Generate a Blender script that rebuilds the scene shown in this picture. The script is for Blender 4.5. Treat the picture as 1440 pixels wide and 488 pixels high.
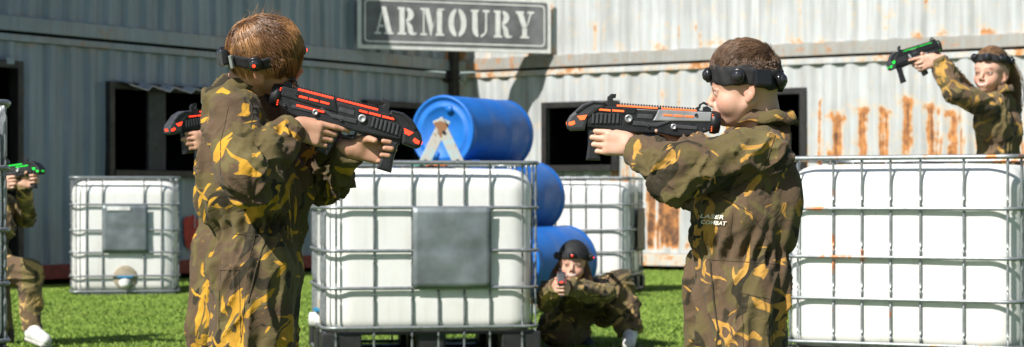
import bpy, bmesh, math, random
import numpy as np
from mathutils import Vector, Matrix
from mathutils.bvhtree import BVHTree
R = math.radians
scene = bpy.context.scene
for o in list(bpy.data.objects): bpy.data.objects.remove(o)
C = scene.collection

# ---------------------------------------------------------------- camera, sky, sun, exposure
FPX, HOR, CAMH = 2800.0, 281.0, 0.88
cd = bpy.data.cameras.new('camera'); cam = bpy.data.objects.new('camera', cd); C.objects.link(cam)
cam.location = (0, 0, CAMH); cam.rotation_euler = (R(90), 0, 0)
cd.sensor_width = 36; cd.lens = 36 * FPX / 1440; cd.shift_y = 37 / 1440
cd.clip_start = 0.1; cd.clip_end = 500
cd.dof.use_dof = True; cd.dof.focus_distance = 5.25; cd.dof.aperture_fstop = 7.5
scene.camera = cam
SUN_EL, SUN_DIR = 43.0, Vector((-0.66, -0.75, 0)).normalized()     # horizontal direction towards the sun
sv = Vector((SUN_DIR.x * math.cos(R(SUN_EL)), SUN_DIR.y * math.cos(R(SUN_EL)), math.sin(R(SUN_EL))))
w = bpy.data.worlds.new('World'); scene.world = w; w.use_nodes = True
nt = w.node_tree; bgn = nt.nodes['Background']
sky = nt.nodes.new('ShaderNodeTexSky'); sky.sky_type = 'NISHITA'; sky.sun_disc = False
sky.sun_elevation = R(SUN_EL); sky.sun_rotation = math.atan2(sv.x, sv.y)
sky.air_density = 1.0; sky.dust_density = 1.0
nt.links.new(sky.outputs[0], bgn.inputs[0]); bgn.inputs[1].default_value = 0.066
ld = bpy.data.lights.new('sun', 'SUN'); lo = bpy.data.objects.new('sun', ld); C.objects.link(lo)
ld.energy = 5.0; ld.angle = R(0.5); ld.color = (1.0, 0.965, 0.91)
lo.rotation_euler = sv.to_track_quat('Z', 'Y').to_euler()
scene.view_settings.view_transform = 'Standard'; scene.view_settings.look = 'None'
scene.view_settings.exposure = 0.42; scene.view_settings.gamma = 1
scene.cycles.max_bounces = 8

# ---------------------------------------------------------------- helpers
def P(x, y, Y): return Vector(((x - 720) * Y / FPX, Y, CAMH + (HOR - y) * Y / FPX))
def A(v): return np.array(v, dtype=float)

def link(name, me, mat=None, parent=None, smooth=False):
    o = bpy.data.objects.new(name, me); C.objects.link(o)
    if mat is not None and not me.materials: me.materials.append(mat)
    if parent is not None: o.parent = parent
    if smooth: me.polygons.foreach_set('use_smooth', [True] * len(me.polygons))
    return o
def obj(name, bm, mat, parent=None, smooth=False):
    me = bpy.data.meshes.new(name); bmesh.ops.recalc_face_normals(bm, faces=bm.faces[:])
    bm.to_mesh(me); bm.free()
    return link(name, me, mat, parent, smooth)
def npmesh(name, V, Fc, mat=None, parent=None, smooth=True):
    V = np.asarray(V, dtype=np.float32); Fc = np.asarray(Fc, dtype=np.int32); k = Fc.shape[1]
    me = bpy.data.meshes.new(name)
    me.vertices.add(len(V)); me.vertices.foreach_set('co', V.ravel())
    me.loops.add(Fc.size); me.loops.foreach_set('vertex_index', Fc.ravel())
    me.polygons.add(len(Fc)); me.polygons.foreach_set('loop_start', np.arange(0, Fc.size, k, dtype=np.int32))
    me.polygons.foreach_set('use_smooth', np.full(len(Fc), smooth))
    me.update(); me.validate()
    return link(name, me, mat, parent)
def empty(name, loc=(0, 0, 0), rz=0):
    o = bpy.data.objects.new(name, None); C.objects.link(o); o.location = loc; o.rotation_euler = (0, 0, rz)
    o.empty_display_size = 0.1
    return o
def tag(o, label=None, cat=None, group=None, kind=None):
    if label: o['label'] = label
    if cat: o['category'] = cat
    if group: o['group'] = group
    if kind: o['kind'] = kind
    return o
def box(bm, c, s, rot=None, bev=0.0):
    M = Matrix.Translation(Vector(c)) @ (rot.to_4x4() if rot is not None else Matrix.Identity(4)) @ Matrix.Diagonal((s[0], s[1], s[2], 1))
    r = bmesh.ops.create_cube(bm, size=1, matrix=M)
    if bev:
        es = set(e for v in r['verts'] for e in v.link_edges)
        bmesh.ops.bevel(bm, geom=list(es), offset=bev, segments=2, profile=.6, affect='EDGES', clamp_overlap=True)
def prism(bm, pts, y0, y1, bev=0.0):
    """polygon in XZ extruded along Y"""
    a = [bm.verts.new((p[0], y0, p[1])) for p in pts]; b = [bm.verts.new((p[0], y1, p[1])) for p in pts]
    n = len(pts); fs = [bm.faces.new(a), bm.faces.new(b[::-1])]
    for i in range(n): fs.append(bm.faces.new((a[i], b[i], b[(i + 1) % n], a[(i + 1) % n])))
    bmesh.ops.recalc_face_normals(bm, faces=fs)
    if bev:
        es = set(fs[0].edges) | set(fs[1].edges)
        bmesh.ops.bevel(bm, geom=list(es), offset=bev, segments=2, profile=.6, affect='EDGES', clamp_overlap=True)
def tube(bm, pts, r, n=8, cap=True, flat=1.0):
    pts = [Vector(p) for p in pts]; rings = []; m = len(pts)
    rr = r if isinstance(r, (list, tuple)) else [r] * m
    for i, p in enumerate(pts):
        d = (pts[min(i + 1, m - 1)] - pts[max(i - 1, 0)]).normalized()
        u = d.cross(Vector((0, 0, 1)))
        if u.length < .05: u = d.cross(Vector((0, 1, 0)))
        u.normalize(); v = d.cross(u).normalized()
        rings.append([bm.verts.new(p + (u * math.cos(t) * rr[i] + v * math.sin(t) * rr[i] * flat)) for t in [2 * math.pi * k / n for k in range(n)]])
    for a, b in zip(rings, rings[1:]):
        for k in range(n): bm.faces.new((a[k], a[(k + 1) % n], b[(k + 1) % n], b[k]))
    if cap: bm.faces.new(rings[0][::-1]); bm.faces.new(rings[-1])
def lathe(bm, prof, n=48, M=None):
    """prof: (axial, radius) revolved round local X"""
    M = M or Matrix.Identity(4); rings = []
    for a, r in prof:
        rings.append([bm.verts.new(M @ Vector((a, r * math.cos(t), r * math.sin(t)))) for t in [2 * math.pi * k / n for k in range(n)]])
    for a, b in zip(rings, rings[1:]):
        for k in range(n): bm.faces.new((a[k], a[(k + 1) % n], b[(k + 1) % n], b[k]))
    bm.faces.new(rings[0][::-1]); bm.faces.new(rings[-1])

# numpy gradient-ish value noise
_rs = np.random.RandomState(7); _tab = _rs.rand(4096).astype(np.float32)
def vnoise(p, seed=0):
    p = np.asarray(p, dtype=np.float32); i = np.floor(p).astype(np.int64); f = p - i; f = f * f * f * (f * (f * 6 - 15) + 10)
    def h(a, b, c): return _tab[((a * 73856093) ^ (b * 19349663) ^ (c * 83492791) ^ (seed * 2654435)) & 4095]
    x, y, z = i[..., 0], i[..., 1], i[..., 2]; fx, fy, fz = f[..., 0], f[..., 1], f[..., 2]
    c00 = h(x, y, z) * (1 - fx) + h(x + 1, y, z) * fx; c10 = h(x, y + 1, z) * (1 - fx) + h(x + 1, y + 1, z) * fx
    c01 = h(x, y, z + 1) * (1 - fx) + h(x + 1, y, z + 1) * fx; c11 = h(x, y + 1, z + 1) * (1 - fx) + h(x + 1, y + 1, z + 1) * fx
    return (c00 * (1 - fy) + c10 * fy) * (1 - fz) + (c01 * (1 - fy) + c11 * fy) * fz
def sstep(a, b, x):
    t = np.clip((x - a) / (b - a), 0, 1); return t * t * (3 - 2 * t)

# ---------------------------------------------------------------- materials
class NT:
    def __init__(s, name):
        s.m = bpy.data.materials.new(name); s.m.use_nodes = True; s.t = s.m.node_tree; s.n = s.t.nodes
        s.b = s.n['Principled BSDF']
    def node(s, ty, **kw):
        n = s.n.new(ty)
        for k, v in kw.items(): setattr(n, k, v)
        return n
    def put(s, sock, v):
        if hasattr(v, 'is_output') or isinstance(v, bpy.types.NodeSocket): s.t.links.new(v, sock)
        elif v is not None: sock.default_value = v
    def coord(s, scale=(1, 1, 1), rot=(0, 0, 0), out='Object'):
        c = s.node('ShaderNodeTexCoord'); m = s.node('ShaderNodeMapping')
        m.inputs['Scale'].default_value = scale; m.inputs['Rotation'].default_value = rot
        s.t.links.new(c.outputs[out], m.inputs[0]); return m.outputs[0]
    def noise(s, vec, scale=5, detail=3, rough=.5, dist=0, col=False, off=None):
        if off is not None:
            a = s.node('ShaderNodeVectorMath', operation='ADD'); s.put(a.inputs[0], vec); a.inputs[1].default_value = off; vec = a.outputs[0]
        n = s.node('ShaderNodeTexNoise'); s.put(n.inputs['Vector'], vec)
        n.inputs['Scale'].default_value = scale; n.inputs['Detail'].default_value = detail
        n.inputs['Roughness'].default_value = rough; n.inputs['Distortion'].default_value = dist
        return n.outputs['Color' if col else 'Fac']
    def ramp(s, v, a, b, lo=0.0, hi=1.0):
        m = s.node('ShaderNodeMapRange'); s.put(m.inputs[0], v)
        m.inputs[1].default_value = a; m.inputs[2].default_value = b; m.inputs[3].default_value = lo; m.inputs[4].default_value = hi
        return m.outputs[0]
    def math(s, op, a, b=None):
        m = s.node('ShaderNodeMath', operation=op); s.put(m.inputs[0], a)
        if b is not None: s.put(m.inputs[1], b)
        return m.outputs[0]
    def mix(s, f, a, b):
        m = s.node('ShaderNodeMix', data_type='RGBA'); s.put(m.inputs[0], f)
        for i, v in ((6, a), (7, b)):
            if isinstance(v, tuple) and len(v) == 3: v = v + (1,)
            s.put(m.inputs[i], v)
        return m.outputs[2]
    def attr(s, name):
        a = s.node('ShaderNodeAttribute'); a.attribute_name = name; return a.outputs['Color'], a.outputs['Fac']
    def bump(s, h, strength=.3, dist=.01):
        b = s.node('ShaderNodeBump'); b.inputs['Strength'].default_value = strength; b.inputs['Distance'].default_value = dist
        s.put(b.inputs['Height'], h); s.t.links.new(b.outputs[0], s.b.inputs['Normal'])
    def set(s, col=None, rough=None, metal=None, emit=None, estr=1, spec=None):
        if col is not None:
            if isinstance(col, tuple) and len(col) == 3: col = col + (1,)
            s.put(s.b.inputs['Base Color'], col)
        if rough is not None: s.put(s.b.inputs['Roughness'], rough)
        if metal is not None: s.put(s.b.inputs['Metallic'], metal)
        if spec is not None: s.put(s.b.inputs['Specular IOR Level'], spec)
        if emit is not None:
            s.b.inputs['Emission Color'].default_value = tuple(emit) + (1,); s.b.inputs['Emission Strength'].default_value = estr
        return s.m

def worn(name, col, rough=.5, metal=0.0, var=.25, scale=12, bump=.1, spec=None):
    t = NT(name); v = t.coord(); n = t.noise(v, scale, 5, .6)
    dark = tuple(c * (1 - var) for c in col); lite = tuple(min(1, c * (1 + var)) for c in col)
    t.set(t.mix(t.ramp(n, .3, .7), dark, lite), t.ramp(t.noise(v, scale * 2.3, 3), .3, .7, max(.05, rough - .12), min(1, rough + .12)), metal, spec=spec)
    if bump: t.bump(t.noise(v, scale * 6, 3), bump, .002)
    return t.m

def container_paint(name, base, dirt, rust_gain=1.0):
    t = NT(name); v = t.coord()
    _, rf = t.attr('rust')
    fine = t.noise(v, 9, 6, .65, .3)
    stain = t.noise(t.coord((14, 14, .7)), 1.0, 5, .6)
    blot = t.noise(v, 1.3, 4, .6)
    c = t.mix(t.ramp(stain, .42, .72), base, dirt)
    c = t.mix(t.ramp(blot, .45, .75, 0, .45), c, tuple(x * .72 for x in dirt))
    c = t.mix(t.ramp(t.noise(t.coord((60, 60, 4)), 1, 3), .35, .75, 0, .3), c, tuple(x * .75 for x in base))
    c = t.mix(t.ramp(t.noise(t.coord((5, 5, .5)), 1, 4, .6), .5, .7, 0, .5), c, tuple(x * .8 for x in dirt))
    m = t.math('MULTIPLY', t.math('ADD', rf, t.ramp(fine, .35, .7, -.3, .3)), rust_gain)
    rustc = t.mix(t.ramp(t.noise(v, 14, 5, .7), .35, .65), (.62, .27, .08), (.30, .12, .045))
    rustc = t.mix(t.ramp(m, .75, 1.15), rustc, (.12, .06, .035))
    halo = t.ramp(m, .05, .45, 0, .55)
    c = t.mix(halo, c, (.72, .50, .26) if base[0] > .4 else (.34, .27, .20))
    k = t.ramp(m, .34, .55)
    c = t.mix(k, c, rustc)
    t.set(c, t.mix(k, (.42, .42, .42), (.85, .85, .85)))
    t.bump(t.noise(v, 40, 4), .15, .003)
    return t.m

M_white = container_paint('white_container_paint', (.545, .57, .575), (.385, .39, .375))
M_grey = container_paint('blue_grey_container_paint', (.285, .345, .395), (.20, .24, .275), .8)
M_rail = container_paint('grey_rail_paint', (.37, .38, .37), (.28, .27, .24))
M_red = worn('dark_red_paint', (.20, .02, .015), .6)
M_blackpaint = worn('black_paint', (.018, .017, .016), .5, scale=6)
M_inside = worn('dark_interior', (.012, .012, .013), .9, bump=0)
M_board = worn('dark_grey_board', (.05, .052, .055), .7)
M_tin = worn('bright_tin', (.5, .53, .55), .35, .7)
M_rubber = worn('black_plastic', (.02, .02, .02), .5)
# ---------------------------------------------------------------- ground
def turf_mat(name, a, b, c):
    t = NT(name); v = t.coord()
    n1 = t.noise(v, .9, 4, .6); n2 = t.noise(v, 45, 4, .7); n3 = t.noise(v, 6, 3, .6)
    col = t.mix(t.ramp(n1, .35, .65), a, b); col = t.mix(t.ramp(n2, .4, .7, 0, .7), col, c)
    col = t.mix(t.ramp(n3, .5, .75, 0, .35), col, tuple(x * .6 for x in a))
    if True:
        dry = t.noise(v, .55, 5, .65, .3, off=(4, 7, 1)); col = t.mix(t.ramp(dry, .52, .72, 0, .45), col, (.20, .21, .06))
    t.set(col, .75, spec=.2); t.bump(n2, .6, .02); return t.m
M_turf = turf_mat('turf_base', (.055, .13, .012), (.08, .16, .016), (.04, .08, .01))
M_blade = turf_mat('turf_blade', (.19, .31, .04), (.25, .37, .06), (.34, .42, .11))
bm = bmesh.new(); bmesh.ops.create_grid(bm, x_segments=2, y_segments=2, size=150, matrix=Matrix.Translation((0, 60, 0)))
tag(obj('ground', bm, M_turf), kind='structure')
def grass():
    rs = np.random.RandomState(3); n = 420000
    Y = 10.6 + 16.6 * rs.rand(n * 2) ** .85; X = (rs.rand(n * 2) - .5) * (.60 * Y + 3)
    k = np.arange(n * 2)[:n]; X = X[k]; Y = Y[k]
    # leave out what the containers cover
    a = (X + .776) * .556 + (Y - 26.5) * .831; b = -(X + .776) * .835 + (Y - 26.5) * .55
    ok = (a < -.02) & (b < -.02) ; X = X[ok]; Y = Y[ok]; n = len(X)
    h = .010 + .012 * rs.rand(n); wd = .0035 + .003 * rs.rand(n); th = rs.rand(n) * 6.283
    patch = vnoise(np.stack([X * 1.3, Y * 1.3, 0 * X], 1), 5); lx = (rs.rand(n) - .5) * .03 + (patch - .5) * .03; ly = (rs.rand(n) - .5) * .03
    B = np.stack([X, Y, 0 * X], 1); d = np.stack([np.cos(th) * wd, np.sin(th) * wd, 0 * X], 1)
    T = B + np.stack([lx, ly, h], 1)
    V = np.stack([B - d, B + d, T], 1).reshape(-1, 3)
    npmesh('grass', V, np.arange(n * 3).reshape(-1, 3), M_blade, smooth=False)
    tag(bpy.data.objects['grass'], 'short bright green artificial turf blades covering the whole ground', 'grass', kind='stuff')
grass()

# ---------------------------------------------------------------- containers
CX, CY = -.776, 26.5
RU = Vector((.831, -.556, 0)).normalized(); LU = Vector((.556, .831, 0))
Z0, ZS, HH = .06, 2.59, 2.53
def wall_x(px, side):
    """distance from the corner along the wall for an image column"""
    k = (px - 720) / FPX
    if side == 'R': return (k * CY - CX) / (RU.x - k * RU.y)
    return -(k * CY - CX) / (-LU.x + k * LU.y) * -1 if False else -((k * CY - CX) / (-LU.x - k * -LU.y))
def corrug(x):
    p = (x / .28) % 1.0
    pts = [(0, 0), (.25, 0), (.49, 1), (.76, 1), (1.0, 0)]
    for (a, fa), (b, fb) in zip(pts, pts[1:]):
        if a <= p <= b: return .036 * (fa + (fb - fa) * (p - a) / (b - a))
    return 0
def container(label, frame, z0, x0, x1, paint, railmat, openings, rustfn, seed):
    """frame: Empty transform; wall runs along local x from x0 to x1, outside face at local y=0, body behind"""
    e = empty('shipping_container'); e.matrix_world = frame @ Matrix.Translation((0, 0, z0))
    tag(e, label, 'shipping container', 'shipping containers round the yard')
    H = HH - .032; zb, zt = .155, H - .075
    # panel grid
    xs = []; x = x0 + .1
    while x < x1 - .1:
        xs.append(x); x += .28 * (.25 if len(xs) % 4 in (0,) else .24 if len(xs) % 4 == 1 else .27 if len(xs) % 4 == 2 else .24) / 2
    xs = np.arange(x0 + .1, x1 - .1, .0175); zs = list(np.linspace(zb, zt, 62))
    for (a, b, c, d) in openings: zs += [c - z0, d - z0]
    zs = np.unique(np.round(sorted(zs), 4))
    prof = np.array([corrug(x - x0) for x in xs]); nx, nz = len(xs), len(zs)
    XX, ZZ = np.meshgrid(xs, zs, indexing='ij')
    dent = (vnoise(np.stack([XX * 1.1, ZZ * 1.3, XX * 0], -1), seed) - .5) * .022
    YY = .012 + prof[:, None] + dent
    V = np.stack([XX, YY, ZZ], -1).reshape(-1, 3)
    ii, jj = np.meshgrid(np.arange(nx - 1), np.arange(nz - 1), indexing='ij'); ii = ii.ravel(); jj = jj.ravel()
    cx = (xs[ii] + xs[ii + 1]) / 2; cz = (zs[jj] + zs[jj + 1]) / 2 + z0
    keep = np.ones(len(ii), bool)
    for (a, b, c, d) in openings: keep &= ~((cx > a) & (cx < b) & (cz > c) & (cz < d))
    ii, jj = ii[keep], jj[keep]
    Fc = np.stack([ii * nz + jj, (ii + 1) * nz + jj, (ii + 1) * nz + jj + 1, ii * nz + jj + 1], 1)
    o = npmesh('wall_panel', V, Fc, paint, e, smooth=False)
    at = o.data.attributes.new('rust', 'FLOAT', 'POINT')
    at.data.foreach_set('value', np.clip(rustfn(V[:, 0], V[:, 2] + z0), 0, 1.3).astype(np.float32))
    def rail(name, c, s, mat, rv=.15, parent=e):
        bm = bmesh.new(); n = max(2, int(s[0] / .05)); 
        for k in range(n):
            pass
        box(bm, c, s, bev=.006)
        if s[0] > 1:
            es = [ed for ed in bm.edges if abs((ed.verts[0].co - ed.verts[1].co).x) > s[0] * .8]
            bmesh.ops.subdivide_edges(bm, edges=es, cuts=160, use_grid_fill=True)
        ob = obj(name, bm, mat, parent); me = ob.data
        co = np.zeros(len(me.vertices) * 3, np.float32); me.vertices.foreach_get('co', co); co = co.reshape(-1, 3)
        a = me.attributes.new('rust', 'FLOAT', 'POINT')
        edge = np.abs(co[:, 2] - c[2]) / s[2] * .5
        a.data.foreach_set('value', np.clip(rv * 2.4 * vnoise(np.stack([co[:, 0] * 2.2, co[:, 2] * 2, co[:, 0] * 0 + seed], 1), 3) + edge * .35 * (rv > .1), 0, 1).astype(np.float32))
        return ob
    L = x1 - x0; mx = (x0 + x1) / 2
    rail('top_rail', (mx, .03, H - .035), (L, .075, .07), paint, .19)
    rail('bottom_rail', (mx, .022, .075), (L, .07, .15), railmat, .15 if railmat is not M_red else 0)
    for xx in (x0 + .06, x1 - .06):
        rail('corner_post', (xx, .055, H / 2), (.115, .11, H - .26), paint, .3)
        for zz in (.06, H - .06):
            bm = bmesh.new(); box(bm, (xx, .06, zz), (.165, .16, .118), bev=.01)
            box(bm, (xx, -.021, zz), (.07, .004, .05)); obj('corner_casting', bm, M_blackpaint if railmat is M_red else paint, e)
    W = 2.44
    bm = bmesh.new()
    box(bm, (mx, W, H / 2), (L, .04, H - .02)); box(bm, (x0 + .02, W / 2 + .06, H / 2), (.03, W - .16, H - .03)); box(bm, (x1 - .02, W / 2 + .06, H / 2), (.03, W - .16, H - .03))
    obj('shell', bm, paint, e)
    bm = bmesh.new(); box(bm, (mx, W / 2 + .04, H - .03), (L - .05, W - .1, .03)); obj('roof', bm, paint, e)
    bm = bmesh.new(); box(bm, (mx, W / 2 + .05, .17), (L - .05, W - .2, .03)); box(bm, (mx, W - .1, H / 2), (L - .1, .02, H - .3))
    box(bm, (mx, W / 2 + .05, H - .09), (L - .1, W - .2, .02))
    for (a, b, c, d) in openings:
        for q in (a - .6, b + .6):
            if x0 + .1 < q < x1 - .1: box(bm, (q, W / 2, H / 2), (.03, W - .25, H - .25))
    # inner lining behind the wall
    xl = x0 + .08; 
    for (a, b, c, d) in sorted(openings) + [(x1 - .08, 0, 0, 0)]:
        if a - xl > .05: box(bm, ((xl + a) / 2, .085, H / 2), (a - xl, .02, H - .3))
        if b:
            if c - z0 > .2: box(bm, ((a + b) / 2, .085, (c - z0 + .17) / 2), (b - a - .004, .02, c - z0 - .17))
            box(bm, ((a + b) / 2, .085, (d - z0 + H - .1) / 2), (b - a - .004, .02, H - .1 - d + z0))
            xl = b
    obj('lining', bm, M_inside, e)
    for (a, b, c, d) in openings:
        door = (c - z0) < .3
        bm = bmesh.new(); f = .075; y = .025; t = .13
        z_0, z_1 = c - z0, d - z0
        for (q, r2, s2, t2) in ((a - f / 2, f, (z_0 + z_1) / 2, z_1 - z_0 + 2 * f), (b + f / 2, f, (z_0 + z_1) / 2, z_1 - z_0 + 2 * f)):
            box(bm, (q, y, s2), (r2, t, t2), bev=.004)
        box(bm, ((a + b) / 2, y - .002, z_1 + f / 2), (b - a, t - .004, f), bev=.004)
        if not door: box(bm, ((a + b) / 2, y - .008, z_0 - f / 2), (b - a, t + .012, f), bev=.004)
        obj('door_frame' if door else 'window_frame', bm, M_blackpaint, e)
    return e
FR = Matrix.Translation((CX, CY, 0)) @ Matrix(((RU.x, -RU.y, 0), (RU.y, RU.x, 0), (0, 0, 1))).to_4x4()
FL = Matrix.Translation((CX, CY, 0)) @ Matrix(((LU.x, -LU.y, 0), (LU.y, LU.x, 0), (0, 0, 1))).to_4x4()
def ux(px, side):
    k = (px - 720) / FPX
    if side == 'R': return (k * CY - CX) / (RU.x - k * RU.y)
    return (k * CY - CX) / (LU.x - k * LU.y)          # negative
def streak(x, z, xc, zt, w, length, amp, seed):
    """a blob at the top with a drip below it"""
    j = (vnoise(np.stack([z * 5, x * 0 + seed, x * 30], 1), seed) - .5) * .05
    blob = np.exp(-(((x - xc + j) / (w * 1.1)) ** 2 + ((z - zt) / (w * .9)) ** 2))
    col = np.exp(-((x - xc + j * .8) / (w * .62)) ** 2) * sstep(zt + .04, zt - .02, z) * sstep(zt - length, zt - length * .35, z)
    col *= .35 + .95 * vnoise(np.stack([x * 55, z * 1.6, x * 0 + seed], 1), seed + 1); blob = blob * (.45 + .5 * vnoise(np.stack([x * 14, z * 14, x * 0 + seed], 1), seed + 2))
    return amp * np.maximum(blob, col)
def rust_r_low(x, z):
    r = np.zeros_like(x)
    us = [ux(p, 'R') for p in (1126, 1150, 1175, 1210, 1240, 1272, 1306, 1318, 1338, 1352, 1375, 1410, 1440)]
    for i, u in enumerate(us):
        big = i in (2, 3, 4, 5, 6, 8, 10)
        r = np.maximum(r, streak(x, z, u + .01, 1.93 - .04 * (i % 3) + .16 * (i % 4 == 1), .095 if big else .04, 1.75 - .3 * (i % 3), 1.2 if big else .8, 11 + i)); r = np.maximum(r, streak(x, z, u + .06 * (i % 2) - .03, 1.72 - .12 * (i % 2), .028, 1.4, .8, 71 + i))
    for i, p in enumerate((955, 972, 992, 915, 930, 1000)):
        r = np.maximum(r, streak(x, z, ux(p, 'R'), 2.2 - .27 * (i % 4), .04, .9, .6, 41 + i))
    # the heavily rusted stretch low on the wall
    n = vnoise(np.stack([x * 9, z * 1.6, x * 0], 1), 77) * .7 + vnoise(np.stack([x * 30, z * 2.6, x * 0], 1), 78) * .5
    zone = sstep(2.0, 2.6, x) * sstep(6.5, 5.0, x) * sstep(1.75, 1.1, z) * sstep(.2, .33, z)
    r = np.maximum(r, zone * sstep(.36, .72, n) * 1.1)
    r = np.maximum(r, .55 * sstep(2.40, 2.5, z) * sstep(.6, .85, vnoise(np.stack([x * 3, z * 3, x * 0], 1), 8)))
    return r
def rust_up(seed, amt):
    def f(x, z):
        r = .0 * x; rs = np.random.RandomState(seed)
        for k in range(34):
            u = (rs.rand() * 12) * (1 if seed < 50 else -1)
            r = np.maximum(r, streak(x, z, u, ZS + .35 + rs.rand() ** 2 * 1.0, .022 + .03 * rs.rand(), .25 + .5 * rs.rand(), amt * (.5 + .5 * rs.rand()), seed + k))
        n = vnoise(np.stack([x * 6, z * 2, x * 0], 1), seed)
        return np.maximum(r, amt * .8 * sstep(ZS + .34, ZS + .17, z) * sstep(.5, .75, n))
    return f
def rust_l_low(x, z):
    n = vnoise(np.stack([x * 5, z * 1.2, x * 0], 1), 5)
    return .4 * sstep(2.35, 2.5, z) * sstep(.6, .8, n) + .12 * sstep(.5, .9, vnoise(np.stack([x * 20, z, x * 0], 1), 4))
RW1 = (ux(770, 'R'), ux(862, 'R'), 1.32, 2.06); RW2 = (ux(1068, 'R'), ux(1126, 'R'), 1.1, 2.14)
LW1 = (ux(158, 'L'), ux(302, 'L'), 1.20, 2.07); LD = (ux(-60, 'L'), ux(22, 'L'), .2, 2.21); LW2 = (ux(518, 'L'), ux(588, 'L'), 1.15, 2.06)
container('white rust-streaked lower container on the right, under the pale upper one', FR, Z0, .06, 12.2, M_white, M_white, [RW1, RW2], rust_r_low, 21)
container('pale grey upper container on the right, stacked on the rust-streaked one', FR, ZS, .06, 12.2, M_white, M_rail, [], rust_up(31, .62), 22)
cl = container('shaded blue-grey lower container on the left with red bottom rail', FL, Z0, -12.2, -.06, M_grey, M_red, [LD, LW1, LW2], rust_l_low, 23)
cu = container('shaded blue-grey upper container on the left, above the dark window', FL, ZS, -12.2, -.06, M_grey, M_grey, [], rust_up(61, .42), 24)
# window divider board, awning, graffiti on the left lower container
bm = bmesh.new(); a, b = ux(212, 'L'), ux(236, 'L'); box(bm, ((a + b) / 2, .05, 1.635 - Z0), (b - a, .04, .86)); obj('window_divider', bm, M_board, cl)
def awning():
    x0, x1 = ux(163, 'L'), ux(300, 'L'); n = 120; V = []; Fc = []
    for i in range(n + 1):
        x = x0 + (x1 - x0) * i / n; p = ((x - x0) / .34) % 1
        hgt = (-.05 * p / .8 if p < .8 else -.05 * (1 - p) / .2)
        for k, (yy, zz) in enumerate(((.0, 2.175), (-.16, 2.115))):
            V.append((x + .05 * k, yy, zz + hgt - Z0)); V.append((x + .05 * k, yy, zz + hgt - Z0 - .006))
    for i in range(n):
        a = i * 4; b = a + 4
        Fc += [(a, b, b + 2, a + 2), (a + 1, a + 3, b + 3, b + 1), (a + 2, b + 2, b + 3, a + 3)]
    npmesh('window_awning', V, Fc, M_tin, cl, smooth=False)
awning()
M_graf = worn('red_spray_paint', (.5, .03, .02), .6)
bm = bmesh.new(); rs = random.Random(4)
for k in range(16):
    cxg = ux(268 + rs.uniform(-7, 6), 'L'); cz = .88 + (281 - 326 + rs.uniform(-14, 14)) / 124 - Z0; r = rs.uniform(.03, .07)
    vs = [bm.verts.new((cxg + r * math.cos(t) * (1 + .3 * rs.random()), -.012 - k * .0006, cz + r * math.sin(t) * 1.6)) for t in [i * .524 for i in range(12)]]
    bm.faces.new(vs)
obj('red_paint_splash', bm, M_graf, cl)
bm = bmesh.new(); tube(bm, [(ux(271, 'L'), -.03, .5), (ux(271.5, 'L'), -.035, 1.0), (ux(273, 'L'), -.02, 1.9)], .006); obj('hanging_cord', bm, M_white, cl)
# vent boxes on the top row
def vent(px, side, parent):
    bm = bmesh.new(); x = ux(px, side); box(bm, (x, -.02, 2.28 - Z0), (.1, .05, .07), bev=.01)
    obj('vent', bm, M_grey if side == 'L' else M_white, parent)
vent(11, 'L', cl)
# corner post hiding the gap between the stacks
bm = bmesh.new(); M3 = Matrix(((RU.x, -RU.y, 0), (RU.y, RU.x, 0), (0, 0, 1)))
box(bm, (-.01, .0, 2.55), (.14, .14, 5.1), rot=M3, bev=.01)
for z in (1.2, 2.5, 3.9): box(bm, (-.01, -.0, z), (.2, .2, .03), rot=M3)
o = obj('steel_post', bm, worn('rusty_post', (.05, .045, .04), .8)); o.location = (CX, CY - .06, 0)
tag(o, 'dark steel post standing in the corner where the containers meet', 'post')

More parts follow.
